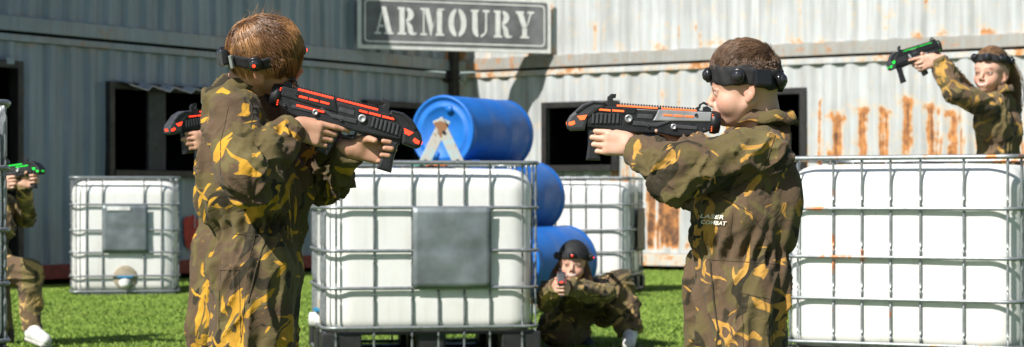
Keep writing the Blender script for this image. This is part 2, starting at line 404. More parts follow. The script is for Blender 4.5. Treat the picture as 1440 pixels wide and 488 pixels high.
# ---------------------------------------------------------------- sign
def arc(cx, cy, rx, ry, a0, a1, n=14):
    return [(cx + rx * math.cos(R(a0 + (a1 - a0) * i / n)), cy + ry * math.sin(R(a0 + (a1 - a0) * i / n))) for i in range(n + 1)]
def band(o_, i_): return o_ + i_[::-1]
G = {
 'A': (1.02, [[(0, 0), (.36, 0), (.36, .08), (0, .08)], [(.1, .08), (.2, .08), (.44, .78), (.40, .92)], [(.24, .26), (.5, .26), (.5, .34), (.28, .34)],
             [(.37, 1), (.62, 1), (.94, .08), (.62, .08), (.44, .72)], [(.52, 0), (1.02, 0), (1.02, .08), (.52, .08)]]),
 'R': (1.02, [[(0, 0), (.48, 0), (.48, .08), (0, .08)], [(0, .92), (.40, .92), (.40, 1), (0, 1)], [(.1, .08), (.38, .08), (.38, .92), (.1, .92)],
             band(arc(.46, .74, .42, .26, 80, -90), arc(.46, .74, .12, .17, 80, -90)),
             [(.46, .47), (.62, .47), (.80, .32), (.84, .12), (.92, .06), (1.02, .12), (1.02, .03), (.9, -.01), (.7, .0), (.58, .1), (.56, .34), (.46, .42)]]),
 'M': (1.30, [[(0, 0), (.34, 0), (.34, .08), (0, .08)], [(0, .92), (.3, .92), (.3, 1), (0, 1)], [(.13, .08), (.21, .08), (.21, .92), (.13, .92)],
             [(.25, 1), (.46, 1), (.68, .38), (.60, .0), (.54, .0), (.25, .84)], [(.72, .42), (.66, .12), (.92, .98), (.98, 1), (.86, .75)],
             [(.90, .08), (1.18, .08), (1.18, .92), (.90, .92)], [(.82, 0), (1.30, 0), (1.30, .08), (.82, .08)], [(.96, .93), (1.30, .93), (1.30, 1), (.96, 1)]]),
 'O': (1.0, [band(arc(.47, .5, .47, .52, 95, 265, 22), arc(.47, .5, .17, .42, 95, 265, 22)), band(arc(.53, .5, .47, .52, -85, 85, 22), arc(.53, .5, .17, .42, -85, 85, 22))]),
 'U': (1.06, [[(0, .92), (.46, .92), (.46, 1), (0, 1)], [(.09, .92), (.09, .3)] + arc(.48, .3, .39, .31, 180, 262, 10)[1:] + [(.44, .08)] + arc(.48, .3, .1, .22, 255, 180, 8) + [(.38, .92)],
             [(.54, .0)] + arc(.5, .3, .42, .31, -80, 0, 10) + [(.92, .92), (.82, .92), (.82, .3)] + arc(.5, .3, .32, .22, 0, -75, 8), [(.68, .92), (1.06, .92), (1.06, 1), (.68, 1)]]),
 'Y': (1.04, [[(0, .92), (.46, .92), (.46, 1), (0, 1)], [(.08, .92), (.40, .92), (.62, .48), (.62, .40), (.36, .40)], [(.66, .92), (1.04, .92), (1.04, 1), (.66, 1)],
             [(.80, .92), (.90, .92), (.68, .46), (.64, .54)], [(.36, .08), (.64, .08), (.64, .38), (.36, .38)], [(.26, 0), (.76, 0), (.76, .08), (.26, .08)]]),
}
def sign():
    Lp = P(503, 68, 24.66); Rp = P(775, 73.5, 25.56); Rp.z = Lp.z
    d = (Rp - Lp); wd = d.length; d.normalize(); ht = .70
    e = empty('sign'); e.matrix_world = Matrix.Translation(Lp) @ Matrix(((d.x, -d.y, 0), (d.y, d.x, 0), (0, 0, 1))).to_4x4()
    tag(e, 'grey board reading ARMOURY in white stencil letters, across the container corner', 'sign')
    Mw = worn('sign_white', (.78, .77, .74), .6, scale=7, var=.15); Mg = worn('sign_grey', (.165, .165, .17), .6, scale=3.5, var=.4)
    bm = bmesh.new(); box(bm, (wd / 2, .02, ht / 2), (wd, .03, ht), bev=.006); obj('board', bm, Mw, e)
    def rrect(x0, z0, x1, z1, r):
        return arc(x1 - r, z1 - r, r, r, 0, 90, 8) + arc(x0 + r, z1 - r, r, r, 90, 180, 8) + arc(x0 + r, z0 + r, r, r, 180, 270, 8) + arc(x1 - r, z0 + r, r, r, 270, 360, 8)
    def sheet(poly, y, mat, nm):
        bm = bmesh.new(); prism(bm, poly, y, y + .004); return obj(nm, bm, mat, e)
    sheet(rrect(.05, .05, wd - .05, ht - .05, .03), .001, Mg, 'panel')
    bm = bmesh.new(); o_ = rrect(.085, .085, wd - .085, ht - .085, .05); i_ = rrect(.103, .103, wd - .103, ht - .103, .04)
    n = len(o_)
    for yy in (-.003,):
        a = [bm.verts.new((p[0], yy, p[1])) for p in o_]; b = [bm.verts.new((p[0], yy, p[1])) for p in i_]
        for k in range(n): bm.faces.new((a[k], a[(k + 1) % n], b[(k + 1) % n], b[k]))
    obj('border_line', bm, Mw, e)
    word = 'ARMOURY'; hl = .345; gap = .055; tw = sum(G[c][0] for c in word) * hl; x0 = .215; x1 = wd - .235
    sx = (x1 - x0 - gap * 6) / tw; x = x0
    for c in word:
        wg, polys = G[c]
        bm = bmesh.new()
        for pl in polys:
            vs = [bm.verts.new((x + p[0] * hl * sx, -.004, .185 + p[1] * hl)) for p in pl]
            bm.faces.new(vs)
        bmesh.ops.triangulate(bm, faces=bm.faces[:])
        obj('letter', bm, Mw, e); x += wg * hl * sx + gap
    for xx in (.1, wd - .1):
        bm = bmesh.new(); box(bm, (xx, .09, ht * .5), (.04, .07, ht * .7)); obj('bracket', bm, M_blackpaint, e)
sign()

# ---------------------------------------------------------------- IBC totes
def plastic_bottle_mat():
    t = NT('white_tank_plastic'); v = t.coord()
    dirt = t.noise(v, 3, 5, .65); c = t.mix(t.ramp(dirt, .5, .8, 0, .35), (.80, .80, .77), (.62, .58, .48))
    c = t.mix(t.ramp(t.noise(t.coord((30, 30, 2)), 1, 3), .55, .8, 0, .3), c, (.55, .52, .45))
    sp = t.node('ShaderNodeSeparateXYZ'); t.put(sp.inputs[0], v); lo = t.ramp(t.math('ADD', sp.outputs[2], t.math('MULTIPLY', t.noise(v, 5, 3), .12)), .42, .16, 0, .35)
    c = t.mix(lo, c, (.60, .57, .48))
    t.set(c, .38); t.b.inputs['Subsurface Weight'].default_value = .15; t.b.inputs['Subsurface Radius'].default_value = (.05, .05, .05)
    t.bump(t.noise(v, 6, 3), .25, .01); return t.m
M_tank = plastic_bottle_mat()
def galv(name, rust=0.0):
    t = NT(name); v = t.coord(); n = t.noise(v, 5, 4, .6)
    c = t.mix(t.ramp(t.noise(v, 60, 3), .3, .7), (.22, .24, .25), (.34, .36, .37))
    k = t.ramp(n, .62 - rust * .02, .66 - rust * .02)
    if rust: c = t.mix(k, c, (.42, .15, .05))
    t.set(c, .42, .55); return t.m
M_galv = galv('galvanised_tube'); M_galv_r = galv('rusty_galvanised_tube', 1.0); M_galv_top = galv('heavily_rusted_tube', 5.0)
M_plate = worn('grey_metal_plate', (.22, .25, .26), .45, .5, scale=5, var=.3); M_plate_b = worn('brown_board', (.24, .17, .13), .7, scale=8)
M_label = worn('white_label', (.7, .7, .68), .6); M_bluecap = worn('blue_tap_lever', (.03, .22, .42), .4); M_dirt = worn('dried_dirt', (.36, .31, .22), .9, scale=20)
M_cap = worn('tank_cap', (.03, .03, .035), .5)
XS = [-.531, -.322, -.112, .035, .178, .322, .504]; YS = [-.44, -.33, -.17, .205, .35, .44]; ZR = [1.085, .837, .60, .395, .178, .035]
def rrpath(hx, hy, r, n=6):
    out = []
    for cx, cy, a0 in ((hx - r, hy - r, 0), (-hx + r, hy - r, 90), (-hx + r, -hy + r, 180), (hx - r, -hy + r, 270)):
        out += [(cx + r * math.cos(R(a0 + 90 * i / n)), cy + r * math.sin(R(a0 + 90 * i / n))) for i in range(n + 1)]
    return out
def ring_tube(bm, path, z, r, n=8):
    m = len(path); rings = []
    for i in range(m):
        p = Vector((path[i][0], path[i][1], z)); d = Vector((path[(i + 1) % m][0] - path[i - 1][0], path[(i + 1) % m][1] - path[i - 1][1], 0)).normalized()
        u = Vector((d.y, -d.x, 0)); v = Vector((0, 0, 1))
        rings.append([bm.verts.new(p + u * math.cos(t) * r + v * math.sin(t) * r) for t in [2 * math.pi * k / n for k in range(n)]])
    for i in range(m):
        a, b = rings[i], rings[(i + 1) % m]
        for k in range(n): bm.faces.new((a[k], a[(k + 1) % n], b[(k + 1) % n], b[k]))
def tote(label, loc, yaw, plate=None, plate_mat=None, pallet='black', tap=None, rusty=False, small_label=False, base=0.0, seed=1):
    e = empty('liquid_tote', loc, R(yaw)); tag(e, label, 'liquid tank', 'white caged liquid tanks')
    hx, hy = .60, .50; cage = M_galv_r if rusty else M_galv
    # bottle
    n = 0; per = []
    bx, by, rad = hx - .020, hy - .020, .14
    for (ax, ay, bx2, by2) in ((-bx + rad, -by, bx - rad, -by), (bx, -by + rad, bx, by - rad), (bx - rad, by, -bx + rad, by), (-bx, by - rad, -bx, -by + rad)):
        for i in range(44): t = i / 44; per.append((ax + (bx2 - ax) * t, ay + (by2 - ay) * t, 'f', t))
        cxx = math.copysign(bx - rad, bx2 if ay == ay and abs(by2) > by - rad - 1e-6 else bx2); 
        # corner arc
        cx_ = math.copysign(bx - rad, bx2); cy_ = math.copysign(by - rad, by2)
        a0 = math.atan2(by2 - cy_, bx2 - cx_)
        for i in range(9): an = a0 + math.pi / 2 * i / 9; per.append((cx_ + rad * math.cos(an), cy_ + rad * math.sin(an), 'c', 0))
    per = np.array([(p[0], p[1]) for p in per]); m = len(per)
    zl = .15 if pallet == 'black' else .03
    zs = [zl] + list(np.linspace(zl + .01, 1.0, 48)) + [1.02, 1.035, 1.045, 1.05]
    V = []
    rg = np.random.RandomState(seed)
    for z in zs:
        ins = 0
        if z > .93: ins = .10 * (1 - math.sqrt(max(0, 1 - ((z - .93) / .1205) ** 2)))
        if z < zl + .06: ins = .04 * ((zl + .06 - z) / .06) ** 2
        k = np.stack([per[:, 0] * (1 - ins / bx), per[:, 1] * (1 - ins / by)], 1)
        d = 0
        for xx in XS: d = d + .0014 * np.exp(-((per[:, 0] - xx) / .022) ** 2) * (np.abs(per[:, 1]) > by - .02) * (.4 < abs(z - .6) + .45)
        for yy in YS: d = d + .0014 * np.exp(-((per[:, 1] - yy) / .022) ** 2) * (np.abs(per[:, 0]) > bx - .02)
        for zz in ZR[1:-1]: d = d + .0012 * math.exp(-((z - zz) / .03) ** 2)
        d = d + .010 * (vnoise(np.stack([per[:, 0] * 3, per[:, 1] * 3, 0 * per[:, 0] + z * 3], 1), seed) - .3)
        nrm = np.stack([np.sign(per[:, 0]) * (np.abs(per[:, 0]) > bx - .02), np.sign(per[:, 1]) * (np.abs(per[:, 1]) > by - .02)], 1)
        k = k - nrm * np.reshape(d, (-1, 1))
        V.append(np.concatenate([k, np.full((m, 1), z)], 1))
    for s, z in ((.82, 1.053), (.45, 1.058), (.25, 1.06), (.02, 1.061)): V.append(np.concatenate([V[-1][:, :2] * 0 + per * s, np.full((m, 1), z)], 1))
    V = np.concatenate(V); L = len(V) // m; i = np.arange(m); Fc = []
    for l in range(L - 1): Fc.append(np.stack([l * m + i, l * m + (i + 1) % m, (l + 1) * m + (i + 1) % m, (l + 1) * m + i], 1))
    npmesh('tank_bottle', V, np.concatenate(Fc), M_tank, e)
    bm = bmesh.new(); lathe(bm, [(1.058, .11), (1.07, .112), (1.075, .08), (1.078, .02)], 24, Matrix.Rotation(R(-90), 4, 'Y')); obj('screw_cap', bm, M_cap, e, True)
    path = rrpath(hx, hy, .09)
    for z in ZR:
        bm = bmesh.new(); ring_tube(bm, path, z, (.0095 if z != ZR[0] else .012)); obj('cage_ring', bm, M_galv_top if rusty and z == ZR[0] else cage, e, True)
    zt = ZR[0]; rr = .0072
    def upright(x, y, nx, ny):
        bm = bmesh.new(); pts = []; rad = []
        for z in np.linspace(ZR[-1], zt, 43):
            near = min(abs(z - q) for q in ZR); pinch = near < .02
            off = .0 if not pinch else .004
            pts.append((x - nx * off, y - ny * off, z)); rad.append(rr if not pinch else rr * .75)
        tube(bm, pts, rad, 6); obj('cage_upright', bm, cage, e, True)
    off = .0125
    for x in XS:
        upright(x, -hy + off, 0, -1); upright(x, hy - off, 0, 1)
    for y in YS:
        upright(-hx + off, y, -1, 0); upright(hx - off, y, 1, 0)
    if plate:
        face, a, b, z0, z1 = plate
        bm = bmesh.new(); nseg = 14; V = []
        for i in range(nseg + 1):
            for j in range(nseg + 1):
                u = a + (b - a) * i / nseg; z = z0 + (z1 - z0) * j / nseg; q = hy + .006 if face in 'fb' else hx + .006
                q += .008 * (vnoise(np.array([[u * 9, z * 9, seed]]), 3)[0] - .5) - .004 * math.exp(-((z - (z0 + z1) / 2) / .01) ** 2) + .0125
                V.append({'f': (u, -q, z), 'b': (-u, q, z), 'l': (-q, -u, z), 'r': (q, u, z)}[face])
        V2 = [tuple(c - (.003 if 0 else 0) for c in v) for v in V]; Fc = [(i * (nseg + 1) + j, (i + 1) * (nseg + 1) + j, (i + 1) * (nseg + 1) + j + 1, i * (nseg + 1) + j + 1) for i in range(nseg) for j in range(nseg)]
        o = npmesh('label_plate', V, Fc, plate_mat or M_plate, e); md = o.modifiers.new('s', 'SOLIDIFY'); md.thickness = .003
        if small_label:
            bm = bmesh.new(); q = hx + .026; box(bm, (-q, 0.06 - (a + b) / 2, z1 - .03), (.003, .21, .035)); obj('paper_label', bm, M_label, o)
    # pallet
    bm = bmesh.new()
    if pallet == 'black':
        for x in (-.5, .5):
            for y in (-.4, 0, .4): box(bm, (x, y, .085), (.22 if y == y else .1, .16, .13), bev=.01)
        for y in (-.4, 0, .4): box(bm, (0, y, .012), (1.16, .12, .02), bev=.004)
        for y in (-.4, 0, .4): box(bm, (0, y, .085), (.16, .12, .125), bev=.01)
    else:
        for x in (-.54, 0, .54): box(bm, (x, 0, .012), (.05, .92, .018), bev=.004)
    box(bm, (0, 0, .145 if pallet == 'black' else .024), (1.14, .94, .016 if pallet == 'black' else .006)); obj('pallet', bm, M_rubber if pallet == 'black' else M_galv, e)
    if tap:
        if tap == 'r': M4 = Matrix.Identity(4)
        M4 = {'l': Matrix.Rotation(R(180), 4, 'Z'), 'r': Matrix.Identity(4)}[tap]
        g = bmesh.new(); lathe(g, [(.47, .045), (.56, .045), (.565, .055), (.60, .055), (.605, .04), (.64, .04), (.645, .02)], 20, M4 @ Matrix.Translation((0, 0, .115 if pallet != 'black' else .2)))
        t = obj('valve', g, M_label, e, True)
        g = bmesh.new(); zl = .115 if pallet != 'black' else .2
        M5 = M4; c = M5 @ Vector((.60, .0, zl + .055)); box(g, c, (.03, .14, .018), bev=.004); obj('valve_lever', g, M_bluecap, t)
        g = bmesh.new(); lathe(g, [(.584, .11), (.588, .105), (.589, .01)], 32, M4 @ Matrix.Translation((0, 0, .165 if pallet != 'black' else .2))); obj('valve_recess', g, M_dirt, e, True)
    if base:
        o = bmesh.new()
        for x in (-.5, 0, .5): box(o, (x, 0, -.06), (.1, 1.0, .09), bev=.004)
        for y in (-.44, -.22, 0, .22, .44): box(o, (0, y, -.0), (1.2, .1, .02), bev=.003)
        for y in (-.44, 0, .44): box(o, (0, y, -.117), (1.2, .1, .02), bev=.003)
        obj('timber_pallet', o, worn('timber', (.35, .26, .16), .8), e)
    return e
def corner_place(px, s, yaw, cxs, cys, w=1.2, d=1.0):
    """centre of a tote whose (cxs,cys) corner stands at column px at scale s px/m"""
    Y = FPX / s; X = (px - 720) / s; c, sn = math.cos(R(yaw)), math.sin(R(yaw))
    wx, wy = cxs * w / 2, cys * d / 2
    return (X - (wx * c - wy * sn), Y - (wx * sn + wy * c), 0)
# middle
tote('large white tank in wire cage in the centre, grey plate on its front, black feet', corner_place(455, 258, 10, -1, -1), 10, ('f', -.112, .322, .395, .837), tap='l', seed=3)
# right, turned by 180 (its back faces the camera)
tote('white caged tank on the right with rust spots on its top ring, girl behind it', corner_place(1437, 298, -26 + 180, -1, 1), -26 + 180, rusty=True, seed=5)
# far left, short side faces the camera
tote('far left white caged tank with blue tap and grey plate, standing on the grass', (P(176, 281, 18.95).x, 18.95, 0), 101, ('l', -.205, .205, .40, .83), pallet='steel', tap='l', small_label=True, seed=7)
# rear right
tote('far white caged tank behind the crouching girl with brown board on its side', corner_place(886, 151, -11.5, 1, -1), -11.5, ('r', -.1, .42, .395, .80), M_plate_b, seed=9)
# left edge, near
tote('nearest white caged tank, only its edge in view at the far left, on timber pallet', A(corner_place(13, 371, 17, 1, -1)) + A((0, 0, .165)), 17, base=1, seed=11)
# crumpled rag on top of the middle tote
def rag(loc, label, mat, sx, sy, seed):
    n = 26; g = np.linspace(-1, 1, n); Xg, Yg = np.meshgrid(g, g, indexing='ij')
    rr = 1 - .25 * vnoise(np.stack([Xg * 2, Yg * 2, Xg * 0], -1), seed)
    Z = .012 + .045 * np.abs(vnoise(np.stack([Xg * 3, Yg * 3, Xg * 0], -1), seed + 1) - .25) * (1 - (Xg ** 2 + Yg ** 2) * .35)
    V = np.stack([Xg * rr * sx, Yg * rr * sy, np.maximum(Z, .002)], -1).reshape(-1, 3); i, j = np.meshgrid(np.arange(n - 1), np.arange(n - 1), indexing='ij'); i = i.ravel(); j = j.ravel()
    o = npmesh('rag', V, np.stack([i * n + j, (i + 1) * n + j, (i + 1) * n + j + 1, i * n + j + 1], 1), mat); o.location = loc
    md = o.modifiers.new('s', 'SOLIDIFY'); md.thickness = .003; tag(o, label, 'rag', 'rags on the middle tank')
p = P(588, 235, 11.2); rag((p.x, 11.25, 1.06), 'small teal crumpled rag on top of the central tank', worn('teal_cloth', (.08, .3, .25), .9), .05, .07, 3)
p = P(612, 235, 11.2); rag((p.x, 11.25, 1.06), 'small orange crumpled rag on top of the central tank', worn('orange_cloth', (.55, .16, .04), .9), .08, .07, 5)

# ---------------------------------------------------------------- drums and trestle
M_drum = NT('blue_drum_plastic'); _v = M_drum.coord()
M_drum.set(M_drum.mix(M_drum.ramp(M_drum.noise(M_drum.coord((3, 60, 60)), 1, 4, .7), .60, .72, 0, .35), M_drum.mix(M_drum.ramp(M_drum.noise(_v, 4, 5, .65, .4), .45, .8, 0, .6), (.008, .14, .54), (.03, .22, .62)), (.16, .32, .62)), M_drum.ramp(M_drum.noise(_v, 9, 4), .3, .7, .38, .6)); M_drum = M_drum.m
DR = .31; DA = Vector((math.sin(R(31)), math.cos(R(31)), 0)); DP = Vector((DA.y, -DA.x, 0))
def drum(c, label):
    e = empty('drum', c); e.rotation_euler = (0, 0, math.atan2(DA.y, DA.x)); tag(e, label, 'drum', 'blue plastic drums in a stack')
    r = DR - .004; bm = bmesh.new()
    prof = [(0.028, .05), (0.028, r * .62), (0.012, r * .66), (.012, r * .72), (.026, r * .78), (.022, r * .9), (.0, r * .93), (.004, r * .985), (.03, r), (.05, r * .985), (.06, r * .975), (.075, r * .985), (.3, r * .988), (.31, r * .991), (.335, r * .991), (.345, r * .987), (.6, r * .987), (.61, r * .991), (.635, r * .991), (.645, r * .987), (.90, r * .985),
            (.91, r * .975), (.92, r * .985), (.93, r * .995), (.96, r), (.985, r * .97), (.985, r * .9), (.96, r * .86), (.96, .05)]
    lathe(bm, prof, 72); o = obj('drum_body', bm, M_drum, e, True)
    for an in (R(110), R(290)):
        b2 = bmesh.new(); lathe(b2, [(.0, .035), (.03, .035)], 20, Matrix.Translation((0, .2 * math.cos(an), .2 * math.sin(an)))); obj('bung', b2, M_drum, e, True)
    return e
top0 = P(621, 186, 16.3); top0.z = 0; hh = DR * math.sqrt(3)
rows = [(2, 0), (1, 1), (0, 2)]
names = {(2, 0): 'single blue drum on top of the stack, above the central tank', (1, 0): 'blue drum in the middle row of the stack, hidden behind the central tank',
         (1, 1): 'blue drum in the middle row of the stack, right of the central tank', (0, 0): 'blue drum at the left end of the bottom row behind the tank',
         (0, 1): 'blue drum in the middle of the bottom row behind the tank', (0, 2): 'blue drum at the right end of the bottom row, behind the crouching girl'}
for lvl in (0, 1, 2):
    for k in range(3 - lvl):
        off = (k - (2 - lvl) / 2) * 2 * DR; c = top0 + DP * off; c.z = .05 + DR + lvl * hh; drum(c, names[(lvl, k)])
bm = bmesh.new()
for t in (.15, .75):
    q = top0 + DA * t; box(bm, (q.x, q.y, .025), (2.1, .12, .05), rot=Matrix.Rotation(math.atan2(DP.y, DP.x), 3, 'Z'), bev=.004)
tag(obj('timber_bearer', bm, worn('old_timber', (.2, .15, .1), .8)), 'old timber bearers lying under the blue drums', 'timber')
def trestle():
    t = NT('peeling_paint_board'); v = t.coord(); n = t.noise(v, 11, 5, .6)
    c = t.mix(t.ramp(n, .46, .5), (.40, .52, .54), (.48, .46, .42)); c = t.mix(t.ramp(t.noise(v, 8, 5, .6, off=(3, 3, 3)), .56, .6), c, (.28, .13, .06))
    t.set(c, .75); t.bump(n, .4, .003)
    e = empty('a_frame_trestle', (P(621, 0, 15.35).x, 15.35, 0)); tag(e, 'weathered A-shaped trestle with peeling pale blue paint before the top drum', 'trestle')
    for s in (-1, 1):
        bm = bmesh.new(); a = Vector((-s * .03, -.02 * s, 1.50)); b = Vector((s * .70, -.02 * s, 0)); d = (b - a); ln = d.length
        rot = d.to_track_quat('X', 'Y').to_matrix(); box(bm, (a + b) / 2, (ln, .085, .04), rot=rot, bev=.004); leg = obj('leg', bm, t.m, e)
        for q in (.1, .32, .55):
            g = bmesh.new(); c = a + d * (q / 1.5); lathe(g, [(-.03, .013), (-.02, .014), (.0, .014)], 12, Matrix.Translation(c + Vector((0, -.0, 0))) @ Matrix.Rotation(R(90), 4, 'Z')); obj('bolt', g, M_rubber, leg)
    bm = bmesh.new(); box(bm, (0, .05, .55), (.9, .03, .09), bev=.003); obj('cross_bar', bm, t.m, e)
trestle()
# ---------------------------------------------------------------- signed-distance modelling of bodies and clothes
def nrm(v): v = A(v); return v / (np.linalg.norm(v) + 1e-9)
class Cone:
    def __init__(s, a, b, ra, rb, k=.02, sub=False): s.a, s.b, s.ra, s.rb, s.k, s.sub = A(a), A(b), ra, rb, k, sub
    def ev(s, p):
        ba = s.b - s.a; h = np.clip(((p - s.a) @ ba) / max(ba @ ba, 1e-9), 0, 1)
        return np.linalg.norm(p - s.a - h[:, None] * ba, axis=1) - (s.ra + (s.rb - s.ra) * h)
    def bb(s): r = max(s.ra, s.rb); return np.minimum(s.a, s.b) - r, np.maximum(s.a, s.b) + r
class Ell:
    def __init__(s, c, r, M=None, k=.02, sub=False): s.c, s.r, s.M, s.k, s.sub = A(c), A(r), (np.eye(3) if M is None else M), k, sub
    def ev(s, p):
        q = (p - s.c) @ s.M; k0 = np.linalg.norm(q / s.r, axis=1); k1 = np.linalg.norm(q / (s.r ** 2), axis=1) + 1e-9
        return k0 * (k0 - 1) / k1
    def bb(s): r = s.r.max(); return s.c - r, s.c + r
class Slab:
    """cone with an elliptical section: wide along axis w by factor f"""
    def __init__(s, a, b, ra, rb, w, f, k=.02): s.a, s.b, s.ra, s.rb, s.w, s.f, s.k, s.sub = A(a), A(b), ra, rb, nrm(w), f, k, False
    def ev(s, p):
        q = p - s.a; q = q - ((q @ s.w) * (1 - 1 / s.f))[:, None] * s.w; b = s.b - s.a; b = b - (b @ s.w) * (1 - 1 / s.f) * s.w
        h = np.clip((q @ b) / (b @ b), 0, 1); return np.linalg.norm(q - h[:, None] * b, axis=1) - (s.ra + (s.rb - s.ra) * h)
    def bb(s): r = max(s.ra, s.rb) * s.f; return np.minimum(s.a, s.b) - r, np.maximum(s.a, s.b) + r
def field(prims, p):
    d = np.full(len(p), 9.0); plo, phi = p.min(0), p.max(0); X0, Y0, Z0_ = np.ascontiguousarray(p[:, 0]), np.ascontiguousarray(p[:, 1]), np.ascontiguousarray(p[:, 2])
    for q in prims:
        if isinstance(q, tuple):             # ('cut', point, direction, reach): keep the side behind the plane near the point
            _, c, n, reach = q
            if (plo > c + reach).any() or (phi < c - reach).any(): continue
            near = np.linalg.norm(p - c, axis=1) < reach
            d = np.where(near, np.maximum(d, (p - c) @ n), d); continue
        lo, hi = q.bb(); e_ = .05 + q.k; lo = lo - e_; hi = hi + e_
        if (plo > hi).any() or (phi < lo).any(): continue
        m = (X0 > lo[0]) & (X0 < hi[0]) & (Y0 > lo[1]) & (Y0 < hi[1]) & (Z0_ > lo[2]) & (Z0_ < hi[2])
        if not m.any(): continue
        e = q.ev(p[m]); c = d[m]; k = q.k
        if q.sub:
            h = np.clip(.5 - .5 * (c + e) / k, 0, 1); d[m] = c * (1 - h) + (-e) * h + k * h * (1 - h)
        else:
            h = np.clip(.5 + .5 * (c - e) / k, 0, 1); d[m] = c * (1 - h) + e * h - k * h * (1 - h)
    return d
def surface(prims, res):
    bbs = [q.bb() for q in prims if not isinstance(q, tuple) and not q.sub]
    lo = np.min([b[0] for b in bbs], 0) - 4 * res; hi = np.max([b[1] for b in bbs], 0) + 4 * res
    B = 8; n = (np.ceil((hi - lo) / res / B).astype(int) + 1) * B
    nb = n // B; ci = np.stack(np.meshgrid(*[np.arange(k) for k in nb], indexing='ij'), -1).reshape(-1, 3)
    cc = lo + (ci * B + B / 2) * res
    d = field(prims, cc); act = ci[np.abs(d) < res * B * 1.15]
    D = np.full(tuple(n), 9.0, np.float32)
    # sign fill for inactive blocks
    s = np.where(d < 0, -9.0, 9.0).astype(np.float32).reshape(tuple(nb))
    D = np.repeat(np.repeat(np.repeat(s, B, 0), B, 1), B, 2)
    off = np.stack(np.meshgrid(*[np.arange(B)] * 3, indexing='ij'), -1).reshape(-1, 3)
    act = act[np.lexsort((act[:, 2] // 4, act[:, 1] // 3, act[:, 0] // 3))]
    for c0 in range(0, len(act), 90):
        idx = (act[c0:c0 + 90, None, :] * B + off[None]).reshape(-1, 3)
        D[idx[:, 0], idx[:, 1], idx[:, 2]] = field(prims, lo + idx * res)
    S = D < 0
    c8 = [(i, j, k) for i in (0, 1) for j in (0, 1) for k in (0, 1)]
    def sl(a, o): return a[o[0]:a.shape[0] - 1 + o[0], o[1]:a.shape[1] - 1 + o[1], o[2]:a.shape[2] - 1 + o[2]]
    cnt = sum(sl(S, o).astype(np.int8) for o in c8); cells = np.argwhere((cnt > 0) & (cnt < 8))
    idm = np.full(tuple(np.array(D.shape) - 1), -1, np.int32); idm[cells[:, 0], cells[:, 1], cells[:, 2]] = np.arange(len(cells))
    acc = np.zeros((len(cells), 3)); ac = np.zeros(len(cells))
    for a in c8:
        for ax in range(3):
            if a[ax]: continue
            b = list(a); b[ax] = 1
            va = D[cells[:, 0] + a[0], cells[:, 1] + a[1], cells[:, 2] + a[2]]; vb = D[cells[:, 0] + b[0], cells[:, 1] + b[1], cells[:, 2] + b[2]]
            m = (va < 0) != (vb < 0); t = np.where(m, va / np.where(m, va - vb, 1), 0)
            pt = np.tile(np.array(a, float), (len(cells), 1)); pt[:, ax] = t
            acc[m] += pt[m]; ac[m] += 1
    V = lo + (cells + acc / ac[:, None]) * res
    Q = []
    for ax in range(3):
        o1, o2 = [(1, 2), (2, 0), (0, 1)][ax]
        a = S[tuple(slice(0, -1) if k == ax else slice(None) for k in range(3))]; b = S[tuple(slice(1, None) if k == ax else slice(None) for k in range(3))]
        e = np.argwhere(a != b); e = e[(e[:, o1] > 0) & (e[:, o2] > 0)]
        sg = a[e[:, 0], e[:, 1], e[:, 2]]
        def g(d1, d2): q = e.copy(); q[:, o1] -= d1; q[:, o2] -= d2; return idm[q[:, 0], q[:, 1], q[:, 2]]
        q = np.stack([g(1, 1), g(0, 1), g(0, 0), g(1, 0)], 1); q[~sg] = q[~sg][:, ::-1]; Q.append(q)
    Q = np.concatenate(Q); Q = Q[(Q >= 0).all(1)]
    # relax once or twice
    return V, Q
def normals(V, Q):
    n = np.cross(V[Q[:, 2]] - V[Q[:, 0]], V[Q[:, 3]] - V[Q[:, 1]]); N = np.zeros_like(V)
    for k in range(4): np.add.at(N, Q[:, k], n)
    return N / (np.linalg.norm(N, axis=1, keepdims=True) + 1e-12)
def relax(V, Q, it=2, lam=.5):
    E = np.concatenate([Q[:, [0, 1]], Q[:, [1, 2]], Q[:, [2, 3]], Q[:, [3, 0]]])
    for _ in range(it):
        s = np.zeros_like(V); c = np.zeros(len(V))
        for a, b in ((0, 1), (1, 0)): 
            for ax in range(3): s[:, ax] += np.bincount(E[:, a], V[E[:, b], ax], len(V))
            c += np.bincount(E[:, a], minlength=len(V))
        V = V * (1 - lam) + lam * s / c[:, None]
    return V

